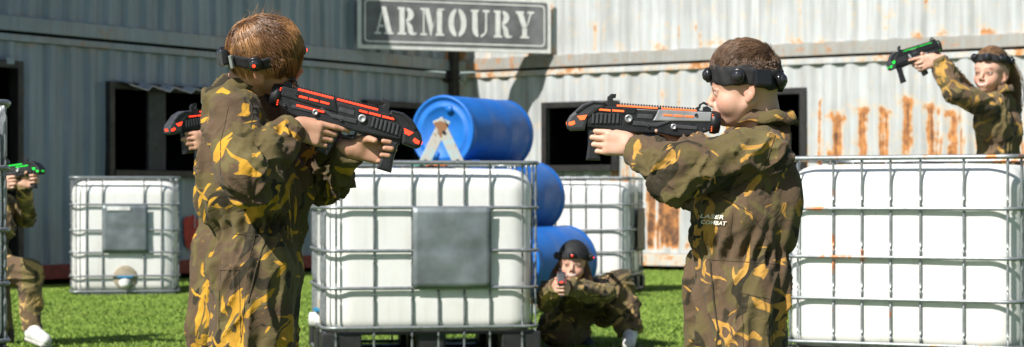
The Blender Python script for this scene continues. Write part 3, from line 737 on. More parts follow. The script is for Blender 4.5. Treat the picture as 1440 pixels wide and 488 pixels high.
# ---------------------------------------------------------------- figure materials
def skin_mat(name, tone):
    t = NT(name); c, _ = t.attr('tint'); v = t.coord(); n = t.noise(v, 25, 4, .6)
    b = t.mix(t.ramp(n, .3, .7), tone, (tone[0] * .9, tone[1] * .8, tone[2] * .76))
    m = t.node('ShaderNodeMix', data_type='RGBA', blend_type='MULTIPLY'); m.inputs[0].default_value = 1; t.put(m.inputs[6], b); t.put(m.inputs[7], c)
    t.set(m.outputs[2], .56); t.b.inputs['Subsurface Weight'].default_value = .12; t.b.inputs['Subsurface Radius'].default_value = (.012, .005, .003); t.b.inputs['Subsurface Scale'].default_value = 1
    t.bump(t.noise(v, 180, 4), .25, .001); return t.m
M_skin = skin_mat('skin', (.68, .42, .31)); M_skin2 = skin_mat('skin_tan', (.55, .31, .205))
def camo(name, off, gain=1.0, yel=(.52, .28, .055), ydens=0.0, ysc=1.0):
    t = NT(name); v0 = t.coord()
    # gentle warp
    wv = t.noise(v0, 6, 2, .5, col=True); a = t.node('ShaderNodeVectorMath', operation='MULTIPLY_ADD'); t.put(a.inputs[0], wv); a.inputs[1].default_value = (.09, .09, .09); t.put(a.inputs[2], v0); v = a.outputs[0]
    def stretch(rot, sc):
        m0 = t.node('ShaderNodeMapping'); t.put(m0.inputs[0], v); m0.inputs['Rotation'].default_value = rot
        m = t.node('ShaderNodeMapping'); t.put(m.inputs[0], m0.outputs[0]); m.inputs['Scale'].default_value = sc; return m.outputs[0]
    olive, brown, dark = (.112 * gain, .086 * gain, .036 * gain), (.104 * gain, .068 * gain, .040 * gain), (.034 * gain, .028 * gain, .017 * gain)
    nb = t.noise(stretch((.3, .2, .5), (1.3, 1.0, 1.0)), 6.0, 2, .5, .4, off=off)
    c = t.mix(t.ramp(nb, .48, .52), olive, brown)
    nl = t.noise(stretch((.8, .2, .1), (1, 1, 1.6)), 5.5, 2, .5, .4, off=tuple(o + 21 for o in off)); c = t.mix(t.ramp(nl, .61, .64), c, (.135 * gain, .108 * gain, .044 * gain))
    nd = t.noise(stretch((.2, .9, .1), (1, 1, 2.0)), 6.8, 2, .5, .5, off=tuple(o + 5 for o in off)); c = t.mix(t.ramp(nd, .585, .60), c, dark)
    m = None
    for (rt, sc, sn, th, of) in (((.0, .75, .2), (1.05, 1.05, 3.3), 5.7 * ysc, .618, 9), ((.0, -.45, .2), (1.05, 1.05, 3.2), 5.6 * ysc, .622, 13), ((.0, 1.5, .3), (1.05, 1.05, 3.0), 5.6 * ysc, .635, 17)):
        y = t.ramp(t.noise(stretch(rt, sc), sn, 2, .5, .9, off=tuple(o + of for o in off)), th - ydens, th + .013 - ydens); m = y if m is None else t.math('MAXIMUM', m, y)
    ye = t.mix(t.ramp(t.noise(v0, 30, 3), .3, .7), yel, tuple(x * .72 for x in yel))
    c = t.mix(m, c, ye)
    wear = t.noise(v0, 70, 4, .7); c = t.mix(t.ramp(wear, .5, .8, 0, .22), c, (.20, .16, .09))
    t.set(c, .88, spec=.18); t.b.inputs['Sheen Weight'].default_value = .08
    w2 = t.noise(v0, 420, 2); n3 = t.noise(stretch((.5, .3, .9), (1, 1, 2.5)), 16, 2, .5, .5)
    n4 = t.noise(stretch((.9, .2, .6), (1, 1, 2.2)), 6.5, 2, .5, .6, off=(2, 5, 8)); n5 = t.noise(stretch((-.7, .5, .1), (1, 1, 2.6)), 9, 2, .5, .6, off=(12, 5, 3))
    cr = t.math('ADD', t.math('MINIMUM', t.math('ABSOLUTE', t.math('SUBTRACT', n4, .5)), .07), t.math('MINIMUM', t.math('ABSOLUTE', t.math('SUBTRACT', n5, .5)), .05))
    t.bump(t.math('ADD', t.math('ADD', t.math('MULTIPLY', w2, .2), n3), t.math('MULTIPLY', cr, 5.5)), .40, .005); return t.m
M_seam = worn('seam_thread', (.05, .038, .02), .95, var=.3, scale=60)
def hair_mat(name, a, b):
    t = NT(name); _, f = t.attr('shade'); t.set(t.mix(f, a, b), .34, spec=.6); return t.m
M_hair_gold = hair_mat('brown_blond_hair', (.095, .040, .016), (.56, .29, .12)); M_hair_brown = hair_mat('dark_brown_hair', (.06, .032, .018), (.24, .14, .08))
M_hair_long = hair_mat('long_brown_hair', (.13, .07, .036), (.42, .25, .13))
M_band = worn('black_elastic', (.012, .012, .013), .75, scale=40); M_shell = worn('black_sensor_plastic', (.015, .015, .017), .25, bump=0)
M_lens = NT('dark_lens').set((.03, .03, .035), .05, .2, spec=.9)
def led(name, c, s): return NT(name).set(c, .4, emit=c, estr=s)
M_ledr = led('red_led', (1, .03, .01), 3.0); M_ledg = led('green_led', (.01, .75, .06), .55); M_ledo = led('orange_led', (.95, .16, .04), .55); M_ledrd = led('red_led_strip', (1, .045, .015), 1.4)
M_gun = worn('black_blaster_plastic', (.012, .012, .014), .45, scale=30, var=.3); M_gun2 = worn('dark_grey_blaster_plastic', (.045, .045, .05), .45, scale=30)
M_silver = worn('silver_blaster_panel', (.42, .42, .43), .35, .6, scale=14, var=.3); M_shoe = worn('white_shoe', (.72, .71, .68), .6); M_sock = worn('white_sock', (.7, .7, .7), .9); M_bshoe = worn('blue_grey_shoe', (.07, .09, .13), .8)
M_sole = worn('pale_sole', (.5, .48, .45), .7)

# ---------------------------------------------------------------- head, hands
class Frame:
    def __init__(s, o, f, u, sc=1.0):
        s.o = A(o); s.f = nrm(f); l = nrm(np.cross(A(u), s.f)); s.u = np.cross(s.f, l); s.l = l; s.sc = sc; s.M = np.stack([s.f, s.l, s.u], 1)
    def w(s, x, y, z): return s.o + s.M @ (np.array([x, y, z]) * s.sc)
    def loc(s, p): return (np.asarray(p) - s.o) @ s.M / s.sc
    def mat4(s):
        m = Matrix.Identity(4)
        for i in range(3):
            for j in range(3): m[i][j] = s.M[i, j] * s.sc
            m[i][3] = s.o[i]
        return m
CRC, CRR = np.array([-.005, 0, .122]), np.array([.087, .073, .088])
def head_prims(H, smile=False, fine=True):
    s = H.sc; W = H.w
    def E(c, r, k=.012, sub=False, rot=None):
        M = H.M if rot is None else H.M @ np.array(Matrix.Rotation(rot[0], 3, rot[1])); return Ell(W(*c), A(r) * s, M, k * s, sub)
    def Cn(a, b, ra, rb, k=.012, sub=False): return Cone(W(*a), W(*b), ra * s, rb * s, k * s, sub)
    L = [E(CRC, CRR), E((.026, 0, .070), (.054, .050, .058), .018), E((.042, 0, .112), (.043, .058, .042), .015)]
    for q in (-1, 1):
        L += [Cn((-.005, q * .050, .052), (.050, q * .012, .012), .014, .012, .018), E((.056, q * .032, .062), (.021, .020, .024), .016)]
    L += [E((.067, 0, .013), (.017, .019, .015), .012), Cn((.030, 0, .03), (.02, 0, .05), .034, .036, .02)]
    L += [Cn((.078, -.028, .103), (.078, .028, .103), .008, .008, .014)]
    for q in (-1, 1): L += [E((.096, q * .031, .087), (.013, .014, .009), .009, True), E((.072, q * .030, .087), (.0135, .0135, .0135), .003)]
    for q in (-1, 1): L += [Cn((.083, q * .019, .0925), (.076, q * .043, .0915), .0035, .003, .005)]
    L += [Cn((.080, 0, .094), (.100, 0, .065), .0075, .0090, .009), E((.094, .009, .058), (.008, .006, .006), .005), E((.094, -.009, .058), (.008, .006, .006), .005)]
    L += [E((.046, 0, .042), (.037, .038, .032), .018), E((.079, 0, .036), (.013, .026, .017), .012)]
    wl = .031 if smile else .021; cz = .009 if smile else .0005
    for q in (-1, 1):
        L += [E((.044, q * .034, .056), (.028, .023, .028), .016)]
        L += [Cn((.091, 0, .0415), (.076, q * wl, .037 + cz), .0036, .0025, .004), Cn((.090, 0, .0305), (.076, q * wl, .035 + cz), .0046, .0025, .005)]
        L += [E((-.008, q * .0715, .084), (.018, .0065, .030), .004, False, (q * -.36, 'Z')), E((-.009, q * .0790, .088), (.0095, .0045, .018), .003, True, (q * -.36, 'Z')), E((-.002, q * .0705, .058), (.008, .006, .010), .005)]
        L += [Cn((.0945, 0, .036), (.080, q * wl * .9, .036 + cz), .0022 if smile else .0008, .0008, .002, True)]
    return L
def head_tint(H, V, smile=False, brow=(.30, .22, .18), iris=(.16, .12, .09)):
    q = H.loc(V); T = np.ones((len(V), 3)); x, y, z = q[:, 0], q[:, 1], q[:, 2]; inh = (x > .05) & (z > -.01) & (z < .16) & (np.abs(y) < .08)
    def put(m, c): 
        m = m[:, None]; T[:] = T * (1 - m) + np.array(c) * m
    wl = .032 if smile else .022; cz = (np.abs(y) / wl) ** 1.5 * (.010 if smile else .001)
    lip = np.exp(-(((z - .0355 - cz) / .0085) ** 4 + (y / wl) ** 6)) * (x > .07) * inh; put(lip * .75, (.86, .50, .50))
    if smile: put((np.abs(z - .036 - cz) < .0042) * (np.abs(y) < wl * .74) * (x > .07) * 1.0, (1.05, 1.6, 2.0))
    else: put((np.abs(z - .0355 - cz) < .0015) * (np.abs(y) < wl * .85) * (x > .07) * .8, (.4, .2, .2))
    ck = np.exp(-(((np.abs(y) - .042) / .02) ** 2 + ((z - .058) / .022) ** 2)) * inh; put(ck * .35, (1.0, .70, .68))
    put(np.exp(-((x - .105) / .014) ** 2 - ((z - .06) / .014) ** 2) * .3, (1, .72, .70))
    put(np.exp(-(((np.abs(y) - .078) / .012) ** 2 + ((x + .004) / .03) ** 2 + ((z - .082) / .035) ** 2)) * .45, (1, .62, .58))
    for s in (-1, 1):
        c = np.array([.072, s * .030, .087]); e = q - c; r = np.linalg.norm(e, axis=1); ey = (r < .0158) & (np.abs(e[:, 2]) < .0034) & (np.abs(e[:, 1]) < .0125) & (e[:, 0] > 0)
        put(ey * .8, (1.05, 1.55, 1.9)); ang = np.sqrt(e[:, 1] ** 2 + e[:, 2] ** 2); put(ey * (ang < .0066) * 1.0, iris); put(ey * (ang < .0028) * 1.0, (.03, .03, .03))
        put(((np.abs(e[:, 2] - .0056) < .0024) & (np.abs(e[:, 1]) < .015) & (r < .02) & (e[:, 0] > 0)) * .8, (.15, .10, .08))
        bz = .107 + .004 * (1 - ((np.abs(y) - .03) / .02) ** 2); put(np.exp(-((z - bz) / .0042) ** 2 - ((np.abs(y) - .031) / .018) ** 6) * inh * (np.sign(y) == s) * .85, brow)
    return T
def hand_prims(w, f, n, s, sc=1.0, curl=(55, 60, 45), idx=None, spread=1.0, thumb=(.6, .5, .6), k=.006):
    """w wrist, f along the palm, n palm normal (fingers bend that way), s thumb side; returns cones"""
    w = A(w); f = nrm(f); n = nrm(A(n) - f * (A(n) @ f)); s0 = nrm(A(s) - f * (A(s) @ f) - n * (A(s) @ n)); L = []
    def Wp(a, b, c): return w + (f * a + s0 * b + n * c) * sc
    L.append(Cone(Wp(-.03, 0, 0), Wp(.015, 0, 0), .021 * sc, .022 * sc, .015))
    for b in (-.024, -.008, .010, .024): L.append(Cone(Wp(.012, b * .7, 0), Wp(.068, b, .0), .0145 * sc, .0115 * sc, .010 * sc))
    L.append(Cone(Wp(.012, .018, .006), Wp(.045, .030, .012), .017 * sc, .012 * sc, .012 * sc))
    bs = (.0285, .0095, -.0095, -.0275); ln = ((.040, .024, .018), (.044, .027, .019), (.041, .025, .018), (.033, .019, .016)); rr = (.0088, .0090, .0085, .0077)
    for i in range(4):
        p = Wp(.070 - .004 * abs(i - 1), bs[i] * spread, 0); an = 0; cu = idx if (i == 0 and idx) else curl
        for j in range(3):
            an += R(cu[j]); d = f * math.cos(an) + n * math.sin(an); q = p + d * ln[i][j] * sc; r0 = rr[i] * (1 - .07 * j) * sc
            L.append(Cone(p, q, r0 * 1.05, r0 * .92, .0022 * sc if j == 0 else .0015)); p = q
    p = Wp(.022, .026, .012); d = nrm(f * thumb[0] + s0 * thumb[1] + n * thumb[2]); q = p + d * .034 * sc; L.append(Cone(p, q, .0125 * sc, .0105 * sc, .006 * sc))
    d2 = nrm(d + f * .35 + n * .15 - s0 * .25); q2 = q + d2 * .027 * sc; L.append(Cone(q, q2, .0102 * sc, .0082 * sc, .002))
    return L

# ---------------------------------------------------------------- hair
def strands(H, roots, dirs, length, mat, parent, name='hair', r=.0011, seg=9, seed=0, grav=.25, curl=.1, off=.004, shade=None, clump=0.0, push=True, stick=0.0, front=0.0):
    """roots, dirs (n,3) in head space; length (n,)"""
    rs = np.random.RandomState(seed); n = len(roots); p = roots.copy(); d = dirs / np.linalg.norm(dirs, axis=1, keepdims=True); pts = [p.copy()]
    g = -(H.M.T @ np.array([0, 0, 1.])); lift = off * (1 + 1.6 * rs.rand(n)) * (1 + front * sstep(-.01, .04, roots[:, 0]))
    nz = rs.rand(3) * 50
    for k in range(seg):
        st = (length / seg)[:, None]
        wob = np.stack([vnoise(p * 28 + nz, 1 + a) for a in range(3)], 1) - .5
        d = d + g * grav * (k / seg + .25) * st / .015 + wob * curl * 2; d /= np.linalg.norm(d, axis=1, keepdims=True)
        p = p + d * st
        if push:
            lf = (lift * min(1, (k + 1) / 3))[:, None]; rad = CRR + lf + .001
            q = (p - CRC) / rad; m = np.linalg.norm(q, axis=1); ins = m < 1; p[ins] = (CRC + q / np.maximum(m, 1e-6)[:, None] * rad)[ins]
            if stick:
                out_ = (m > 1) & (p[:, 2] > .075); p[out_] = (CRC + q / np.maximum(m, 1e-6)[:, None] * rad * (1 + (m - 1) * (1 - stick))[:, None])[out_]
        d = (p - pts[-1]); d /= np.linalg.norm(d, axis=1, keepdims=True) + 1e-9; pts.append(p.copy())
    pts = np.stack(pts, 1) # n, seg+1, 3
    if clump:
        kc = rs.randint(0, n, n // 22 + 1); dist = ((roots[:, None, :] - roots[kc][None]) ** 2).sum(-1); near = kc[dist.argmin(1)]
        wgt = (np.linspace(0, 1, seg + 1) ** 1.3 * clump)[None, :, None]; pts = pts * (1 - wgt) + (pts[near] + (roots - roots[near])[:, None, :] * .25) * wgt
    Wp = H.o + (pts * H.sc) @ H.M.T
    t = np.gradient(Wp, axis=1); t /= np.linalg.norm(t, axis=2, keepdims=True) + 1e-9
    ref = np.array([.31, .2, .93]); u = np.cross(t, ref); u /= np.linalg.norm(u, axis=2, keepdims=True) + 1e-9; v = np.cross(t, u)
    rad = r * H.sc * (1 - .8 * np.linspace(0, 1, seg + 1) ** 2)[None, :, None] * (.6 + .8 * rs.rand(n))[:, None, None]
    ring = [Wp + (u * math.cos(a) + v * math.sin(a)) * rad for a in (0, 2.094, 4.189)]
    V = np.stack(ring, 2).reshape(-1, 3); i, j = np.meshgrid(np.arange(n), np.arange(seg), indexing='ij'); b = ((i * (seg + 1) + j) * 3).ravel()
    Fc = np.concatenate([np.stack([b + a, b + (a + 1) % 3, b + 3 + (a + 1) % 3, b + 3 + a], 1) for a in range(3)])
    o = npmesh(name, V, Fc, mat, parent)
    sh = (vnoise(roots * 60, 9) * .6 + rs.rand(n) * .5) if shade is None else shade(roots, rs); sh = np.repeat(sh, (seg + 1) * 3)
    at = o.data.attributes.new('shade', 'FLOAT', 'POINT'); at.data.foreach_set('value', np.clip(sh, 0, 1).astype(np.float32)); return o
def scalp(n, seed, cond):
    rs = np.random.RandomState(seed); out = []
    while sum(len(o) for o in out) < n:
        q = rs.randn(n * 2, 3); q /= np.linalg.norm(q, axis=1, keepdims=True); p = CRC + q * CRR; out.append(p[cond(p)])
    p = np.concatenate(out)[:n]; nn = (p - CRC) / CRR ** 2; return p, nn / np.linalg.norm(nn, axis=1, keepdims=True), rs
def hair_cap(H, parent, mat, cond, thick=.006, shade=.15):
    n, m = 72, 36; V = []; 
    th, ph = np.meshgrid(np.linspace(0, 2 * np.pi, n, endpoint=False), np.linspace(0.0, np.pi, m), indexing='ij')
    q = np.stack([np.sin(ph) * np.cos(th), np.sin(ph) * np.sin(th), np.cos(ph)], -1).reshape(-1, 3)
    p = CRC + q * (CRR + thick); keepv = cond(p); i, j = np.meshgrid(np.arange(n), np.arange(m - 1), indexing='ij'); i = i.ravel(); j = j.ravel()
    Fc = np.stack([i * m + j, i * m + j + 1, ((i + 1) % n) * m + j + 1, ((i + 1) % n) * m + j], 1); Fc = Fc[keepv[Fc].sum(1) >= 3]
    W = H.o + (p * H.sc) @ H.M.T; o = npmesh('hair_base', W, Fc, mat, parent); at = o.data.attributes.new('shade', 'FLOAT', 'POINT'); at.data.foreach_set('value', np.full(len(W), shade, np.float32)); return o

def headband(H, parent, z=.125, tilt=0.0, width=.036, sensors=(0, 60, -60, 130, -130), lit=None, litmat=None, name='headband', grow=.010):
    n = 96; V = []; prof = [(-.5, 0), (-.5, .003), (-.42, .0045), (-.2, .0035), (.2, .0035), (.42, .0045), (.5, .003), (.5, 0), (0, -.001)]
    def pt(a, zz, ex): 
        zc = z + zz * width + tilt * math.cos(a); k = math.sqrt(max(.2, 1 - ((zc - CRC[2]) / (CRR[2] + .03)) ** 2)); return H.w(CRC[0] + (CRR[0] * k + grow + ex) * math.cos(a), (CRR[1] * k + grow + ex) * math.sin(a), zc)
    for i in range(n):
        a = 2 * math.pi * i / n
        for (zz, ex) in prof: V.append(pt(a, zz + .07 * math.sin(a * 5) + .03 * math.sin(a * 13), ex + .0016 * math.sin(a * 17 + zz * 4)))
    k = len(prof); Fc = [(i * k + j, ((i + 1) % n) * k + j, ((i + 1) % n) * k + (j + 1) % k, i * k + (j + 1) % k) for i in range(n) for j in range(k)]
    b = npmesh(name, V, Fc, M_band, parent)
    for q, dg in enumerate(sensors):
        a = R(dg); p = pt(a, 0, .006); nn = nrm(pt(a, 0, .03) - p); rot = Vector(nn).to_track_quat('X', 'Z').to_matrix().to_4x4(); s = H.sc
        g = bmesh.new(); lathe(g, [(-.004 * s, .020 * s), (.006 * s, .020 * s), (.009 * s, .0175 * s), (.009 * s, .0155 * s)], 28, Matrix.Translation(Vector(p)) @ rot); so = obj('sensor', g, M_shell, b, True)
        g = bmesh.new(); lathe(g, [(.008 * s, .0155 * s), (.0125 * s, .0135 * s), (.0165 * s, .009 * s), (.0178 * s, .003 * s)], 24, Matrix.Translation(Vector(p)) @ rot); obj('lens', g, M_lens, so, True)
        if lit and dg in lit:
            g = bmesh.new(); lathe(g, [(.015 * s, .0042 * s), (.0192 * s, .0042 * s), (.0198 * s, .002 * s)], 14, Matrix.Translation(Vector(p)) @ rot); obj('led', g, litmat or M_ledr, so)
    return b, pt
# ---------------------------------------------------------------- blaster
GK = .000543
def gp(x, y): return ((435 - x) * GK, (205 + .087 * (x - 435) - y) * GK)
def gpoly(*pts): return [gp(a, b) for a, b in pts]
def blaster(label, M4, ledm, panel, extra=False, group=None, sc=1.0, shell=None, short=False):
    e = empty('toy_blaster'); e.matrix_world = M4 @ Matrix.Diagonal((sc, sc * (1.2 if short else 1), sc * (1.42 if short else 1), 1)); tag(e, label, 'toy blaster', group)
    def part(nm, items, mat, bev=.0018, parent=None):
        bm = bmesh.new()
        for pts, hw in items: prism(bm, pts, -hw, hw, bev)
        return obj(nm, bm, mat, parent or e)
    def box2(nm, a, b, hw, mat, parent=None, bev=.001): return part(nm, [(gpoly((a[0], a[1]), (b[0], a[1]), (b[0], b[1]), (a[0], b[1])), hw)], mat, bev, parent)
    shell = shell or M_gun
    rc = part('receiver', [(gpoly((160, 168), (235, 138), (330, 146), (500, 156), (765, 170), (775, 200), (770, 255), (700, 280), (600, 284), (520, 268), (380, 262), (165, 235)), .024)], M_gun, .004)
    part('upper_cover', [(gpoly((240, 132), (400, 146), (392, 172), (300, 172), (235, 162)), .0262)], shell, .002)
    part('rear_panel', [(gpoly((505, 150), (765, 166), (763, 212), (482, 206), (495, 178)), .0268)], panel, .003)
    bm = bmesh.new(); c = gp(788, 215)
    lathe(bm, [(-.014, .020), (-.012, .027), (.0, .031), (.012, .030), (.014, .024)], 28, Matrix.Translation((c[0], 0, c[1]))); obj('butt_cap', bm, M_gun, e, True)
    for sy in (-1, 1):
        for k in range(9 if not short else 5):
            bm = bmesh.new(); p = gp(770, 178 + k * (10 if not short else 18)); box(bm, (p[0], sy * .0262, p[1]), (.003, .003, .0028)); 
            obj('rear_led', bm, ledm, e)
    rail = part('top_rail', [(gpoly((245, 118), (300, 124), (690, 153), (765, 162), (765, 172), (300, 138), (245, 132)), .0105)], M_gun, .0008)
    bm = bmesh.new(); n = 30
    for k in range(n):
        x = 300 + (690 - 300) * k / (n - 1); p = gp(x, 124 + 29 * k / (n - 1) - 4); box(bm, (p[0], 0, p[1]), (.0038, .0205, .006))
    obj('rail_teeth', bm, M_gun, rail)
    def strips(lst, hw, nm='light_strip'):
        for (a, b, t) in lst:
            pa, pb = Vector((gp(*a)[0], 0, gp(*a)[1])), Vector((gp(*b)[0], 0, gp(*b)[1])); d = pb - pa; up = Vector((-d.z, 0, d.x)).normalized() * (t / 2)
            for sy in (-1, 1):
                bm = bmesh.new(); q = [pa - up, pb - up, pb + up, pa + up]; y0, y1 = (hw - .004, hw) if sy > 0 else (-hw, -hw + .004)
                prism(bm, [(v.x, v.z) for v in q], y0, y1, .0006); obj(nm, bm, ledm, e)
    tk = .55 if short else 1
    strips([((300, 131), (500, 145), .0048 * tk), ((518, 146), (690, 158), .0048 * tk)], .0272)
    if not short: strips([((530, 178), (575, 181), .005), ((583, 182), (628, 185), .005), ((636, 185), (678, 188), .005)], .0285)
    if not short: strips([((215, 150), (272, 155), .0052), ((280, 155), (338, 159), .0052)], .0278)
    if extra: strips([((545, 222), (680, 232), .0048), ((345, 160), (385, 163), .0052)], .0262 + .002)
    # angular front shell with two lamps a side
    nose = part('front_shell', [(gpoly((62, 205), (75, 178), (130, 124), (180, 106), (240, 112), (245, 136), (205, 158), (165, 190), (155, 250), (85, 252), (65, 236)), .030)], shell if extra else M_gun2, .008)
    part('shell_ridge', [(gpoly((100, 160), (135, 128), (182, 111), (236, 116), (236, 124), (185, 122), (150, 140), (110, 172)), .0325)], shell, .002, nose)
    for sy in (-1, 1):
        for pl in (gpoly((110, 182), (160, 176), (150, 200), (128, 203)), gpoly((72, 212), (100, 204), (106, 220), (92, 228), (74, 228))):
            bm = bmesh.new(); y0, y1 = (.028, .0312) if sy > 0 else (-.0312, -.028); prism(bm, pl, y0, y1, .0005); obj('front_lamp', bm, ledm, nose)
    part('muzzle_light', [(gpoly((60, 208), (66, 206), (68, 224), (62, 224)), .012)], ledm, .0005, nose)
    bm = bmesh.new()
    hg = part('handguard', [(gpoly((165, 165), (330, 172), (330, 226), (165, 222)), .0255)], M_gun, .001)
    for sy in (-1, 1):
        for k in range(7):
            g = bmesh.new(); p = gp(190 + k * 20, 194); box(g, (p[0], sy * .0262, p[1]), (.0062, .006, .026), bev=.0012); obj('rib', g, M_gun2, hg)
    part('lower_rail', [(gpoly((165, 236), (380, 246), (380, 262), (165, 256)), .012)] + [(gpoly((175 + k * 20, 254), (187 + k * 20, 254), (187 + k * 20, 268), (175 + k * 20, 268)), .0118) for k in range(10)], M_gun, .0006)
    for (c, r, m) in (((363, 195), .0108, M_silver), ((585, 236), .0080, M_silver), ((690, 180), .0045, M_gun), ((460, 232), .0040, M_gun2), ((735, 250), .0040, M_gun2)):
        for sy in (-1, 1):
            bm = bmesh.new(); p = gp(*c); Mx = Matrix.Translation((p[0], 0, p[1])) @ Matrix.Rotation(R(90 * sy), 4, 'Z'); lathe(bm, [(.022, r), (.0295, r), (.031, r * .8), (.031, r * .55), (.029, r * .5), (.029, .0004)], 22, Mx); obj('round_boss', bm, m, e, True)
    part('side_mechanism', [(gpoly((385, 205), (500, 218), (560, 205), (568, 212), (505, 236), (440, 232), (385, 228)), .0272), (gpoly((600, 225), (700, 236), (700, 252), (600, 244)), .0268), (gpoly((405, 172), (480, 176), (480, 198), (405, 194)), .0258)], M_gun2, .0015)
    tg = part('trigger_guard', [(gpoly((368, 250), (380, 250), (392, 292), (440, 298), (440, 308), (386, 304)), .006)], M_gun, .0015)
    part('trigger', [(gpoly((412, 258), (424, 258), (420, 278), (408, 290), (405, 286), (412, 276)), .004)], M_gun2, .001)
    part('rear_grip', [(gpoly((440, 262), (525, 268), (545, 345), (552, 410), (485, 416), (462, 340)), .0165)], M_gun, .006)
    part('fore_grip', [(gpoly((170, 248), (235, 252), (232, 320), (242, 400), (172, 398), (176, 320)), .0165)], M_gun, .006)
    part('front_sight', [(gpoly((252, 86), (268, 71), (294, 72), (293, 90), (278, 94), (284, 106), (300, 108), (300, 126), (252, 122)), .008)], M_gun, .002)
    part('rear_sight', [(gpoly((690, 158), (692, 138), (706, 138), (706, 158)), .010), (gpoly((700, 142), (704, 124), (724, 112), (744, 122), (744, 132), (724, 122), (712, 130), (710, 146)), .009), (gpoly((722, 162), (724, 138), (744, 134), (764, 148), (764, 166)), .010)], M_gun, .0012)
    return e
def gun_matrix(pos, fwd, up=(0, 0, 1)):
    f = Vector(fwd).normalized(); l = Vector(up).cross(f).normalized(); u = f.cross(l); m = Matrix.Identity(4)
    for i in range(3): m[i][0], m[i][1], m[i][2], m[i][3] = f[i], l[i], u[i], pos[i]
    return m

# ---------------------------------------------------------------- people
def wrinkle(V, N, segs, seed, amp=.007, waist=None, flat=None):
    """cloth folds: rings along limbs, long folds on the trunk, gathers at the elastic waist"""
    best = np.full(len(V), 9.0); disp = np.zeros(len(V))
    for n_, (a, b, ra, kind, g) in enumerate(segs):
        a, b = A(a), A(b); ba = b - a; L = np.linalg.norm(ba); t = (V - a) @ ba / L ** 2; h = np.clip(t, 0, 1); r = V - a - h[:, None] * ba; d = np.linalg.norm(r, axis=1) - ra
        ax = ba / L; u = nrm(np.cross(ax, [.2, 1, .1])); v = np.cross(ax, u); th = np.arctan2(r @ v, r @ u); s = t * L
        if kind == 'limb': q = np.stack([s * 17 + th * 1.1, np.cos(th) * 1.3 + n_ * 9, np.sin(th) * 1.3], 1); q2 = np.stack([s * 34 - th * 1.6, np.cos(th) * 2.0 + 5, np.sin(th) * 2.0 + n_ * 3], 1)
        elif kind == 'leg': q = np.stack([s * 6 + th * .8, np.cos(th) * 2.0 + n_ * 9, np.sin(th) * 2.0], 1); q2 = np.stack([s * 13 - th * 2, np.cos(th) * 3 + 5, np.sin(th) * 3 + n_ * 3], 1)
        else: q = np.stack([s * 5 + np.sin(th) * 1.4, np.cos(th) * 2.6, np.sin(th) * 2.6 + n_], 1); q2 = np.stack([s * 12 + np.cos(th) * 2, np.cos(th) * 4.5, np.sin(th) * 4.5 + n_], 1)
        v1 = vnoise(q, seed); v2 = vnoise(q2, seed + 3); rid = 1 - np.sqrt(np.abs(2 * v1 - 1) + .002) * 1.5; rid2 = 1 - np.sqrt(np.abs(2 * v2 - 1) + .002) * 1.5
        msk = sstep(.35, .65, vnoise(q * .6 + 31, seed + 8))
        w = amp * g * (rid * 1.35 * msk + rid2 * .75 * (.35 + .65 * msk) + (vnoise(q * .7 + 7, seed + 5) - .5) * 2.0)
        if kind == 'limb' and n_ % 4 == 1: w = w * (1 - .85 * sstep(L - .07, L - .02, s))
        k = np.clip((best - d) / .03 + .5, 0, 1); m = d < best + .015; disp = np.where(m, disp * (1 - k) + w * k, disp); best = np.minimum(best, d)
    if waist is not None:
        c, axis, ht, ga = waist; ax = nrm(axis); z = (V - A(c)) @ ax; r = V - A(c) - z[:, None] * ax; th = np.arctan2(r[:, 1], r[:, 0]); rr = np.linalg.norm(r, axis=1)
        mk = np.exp(-(z / ht) ** 4) * (rr < .2); wide = np.exp(-(z / (ht * 3.2)) ** 2) * (rr < .2)
        disp = disp * (1 - .8 * mk) + ga * mk * np.cos(th * 27 + 1.5 * np.sin(th * 5)) + ga * 1.5 * (wide - mk * .8) * (vnoise(np.stack([th * 9, z * 5, z * 0], 1), seed + 9) - .5) * 2
    if flat is not None:
        c, r = flat; disp = disp * (1 - np.exp(-(np.linalg.norm((V - c)[:, [0, 2]], axis=1) / r) ** 4) * (V[:, 1] < c[1] + .1))
    return V + N * disp[:, None]

def collar(c, axis, rx, ry, fwd, parent, mat, h=.042, gap=26, lean=(0, 0, 0), open_back=False):
    """stand and fall collar round the neck"""
    ax = nrm(axis); f = nrm(A(fwd) - ax * (A(fwd) @ ax)); l = np.cross(ax, f); n = 72; V = []
    prof = [(0, -.012), (.001, .010), (.004, h * .8), (.010, h), (.019, h * .92), (.026, h * .5), (.032, h * .10), (.029, h * .04), (.020, h * .5), (.012, h * .8)]
    for i in range(n + 1):
        a = R(gap) + (2 * math.pi - 2 * R(gap)) * i / n; edge = min(1, min(i, n - i) / 6)
        for (o_, z) in prof: V.append(A(c) + (f * math.cos(a) * (rx + o_) + l * math.sin(a) * (ry + o_)) + ax * (z + .004 * math.sin(a * 7) * (z > 0)) )
    k = len(prof); Fc = [(i * k + j, (i + 1) * k + j, (i + 1) * k + (j + 1) % k, i * k + (j + 1) % k) for i in range(n) for j in range(k)]
    return npmesh('collar', V, Fc, mat, parent)

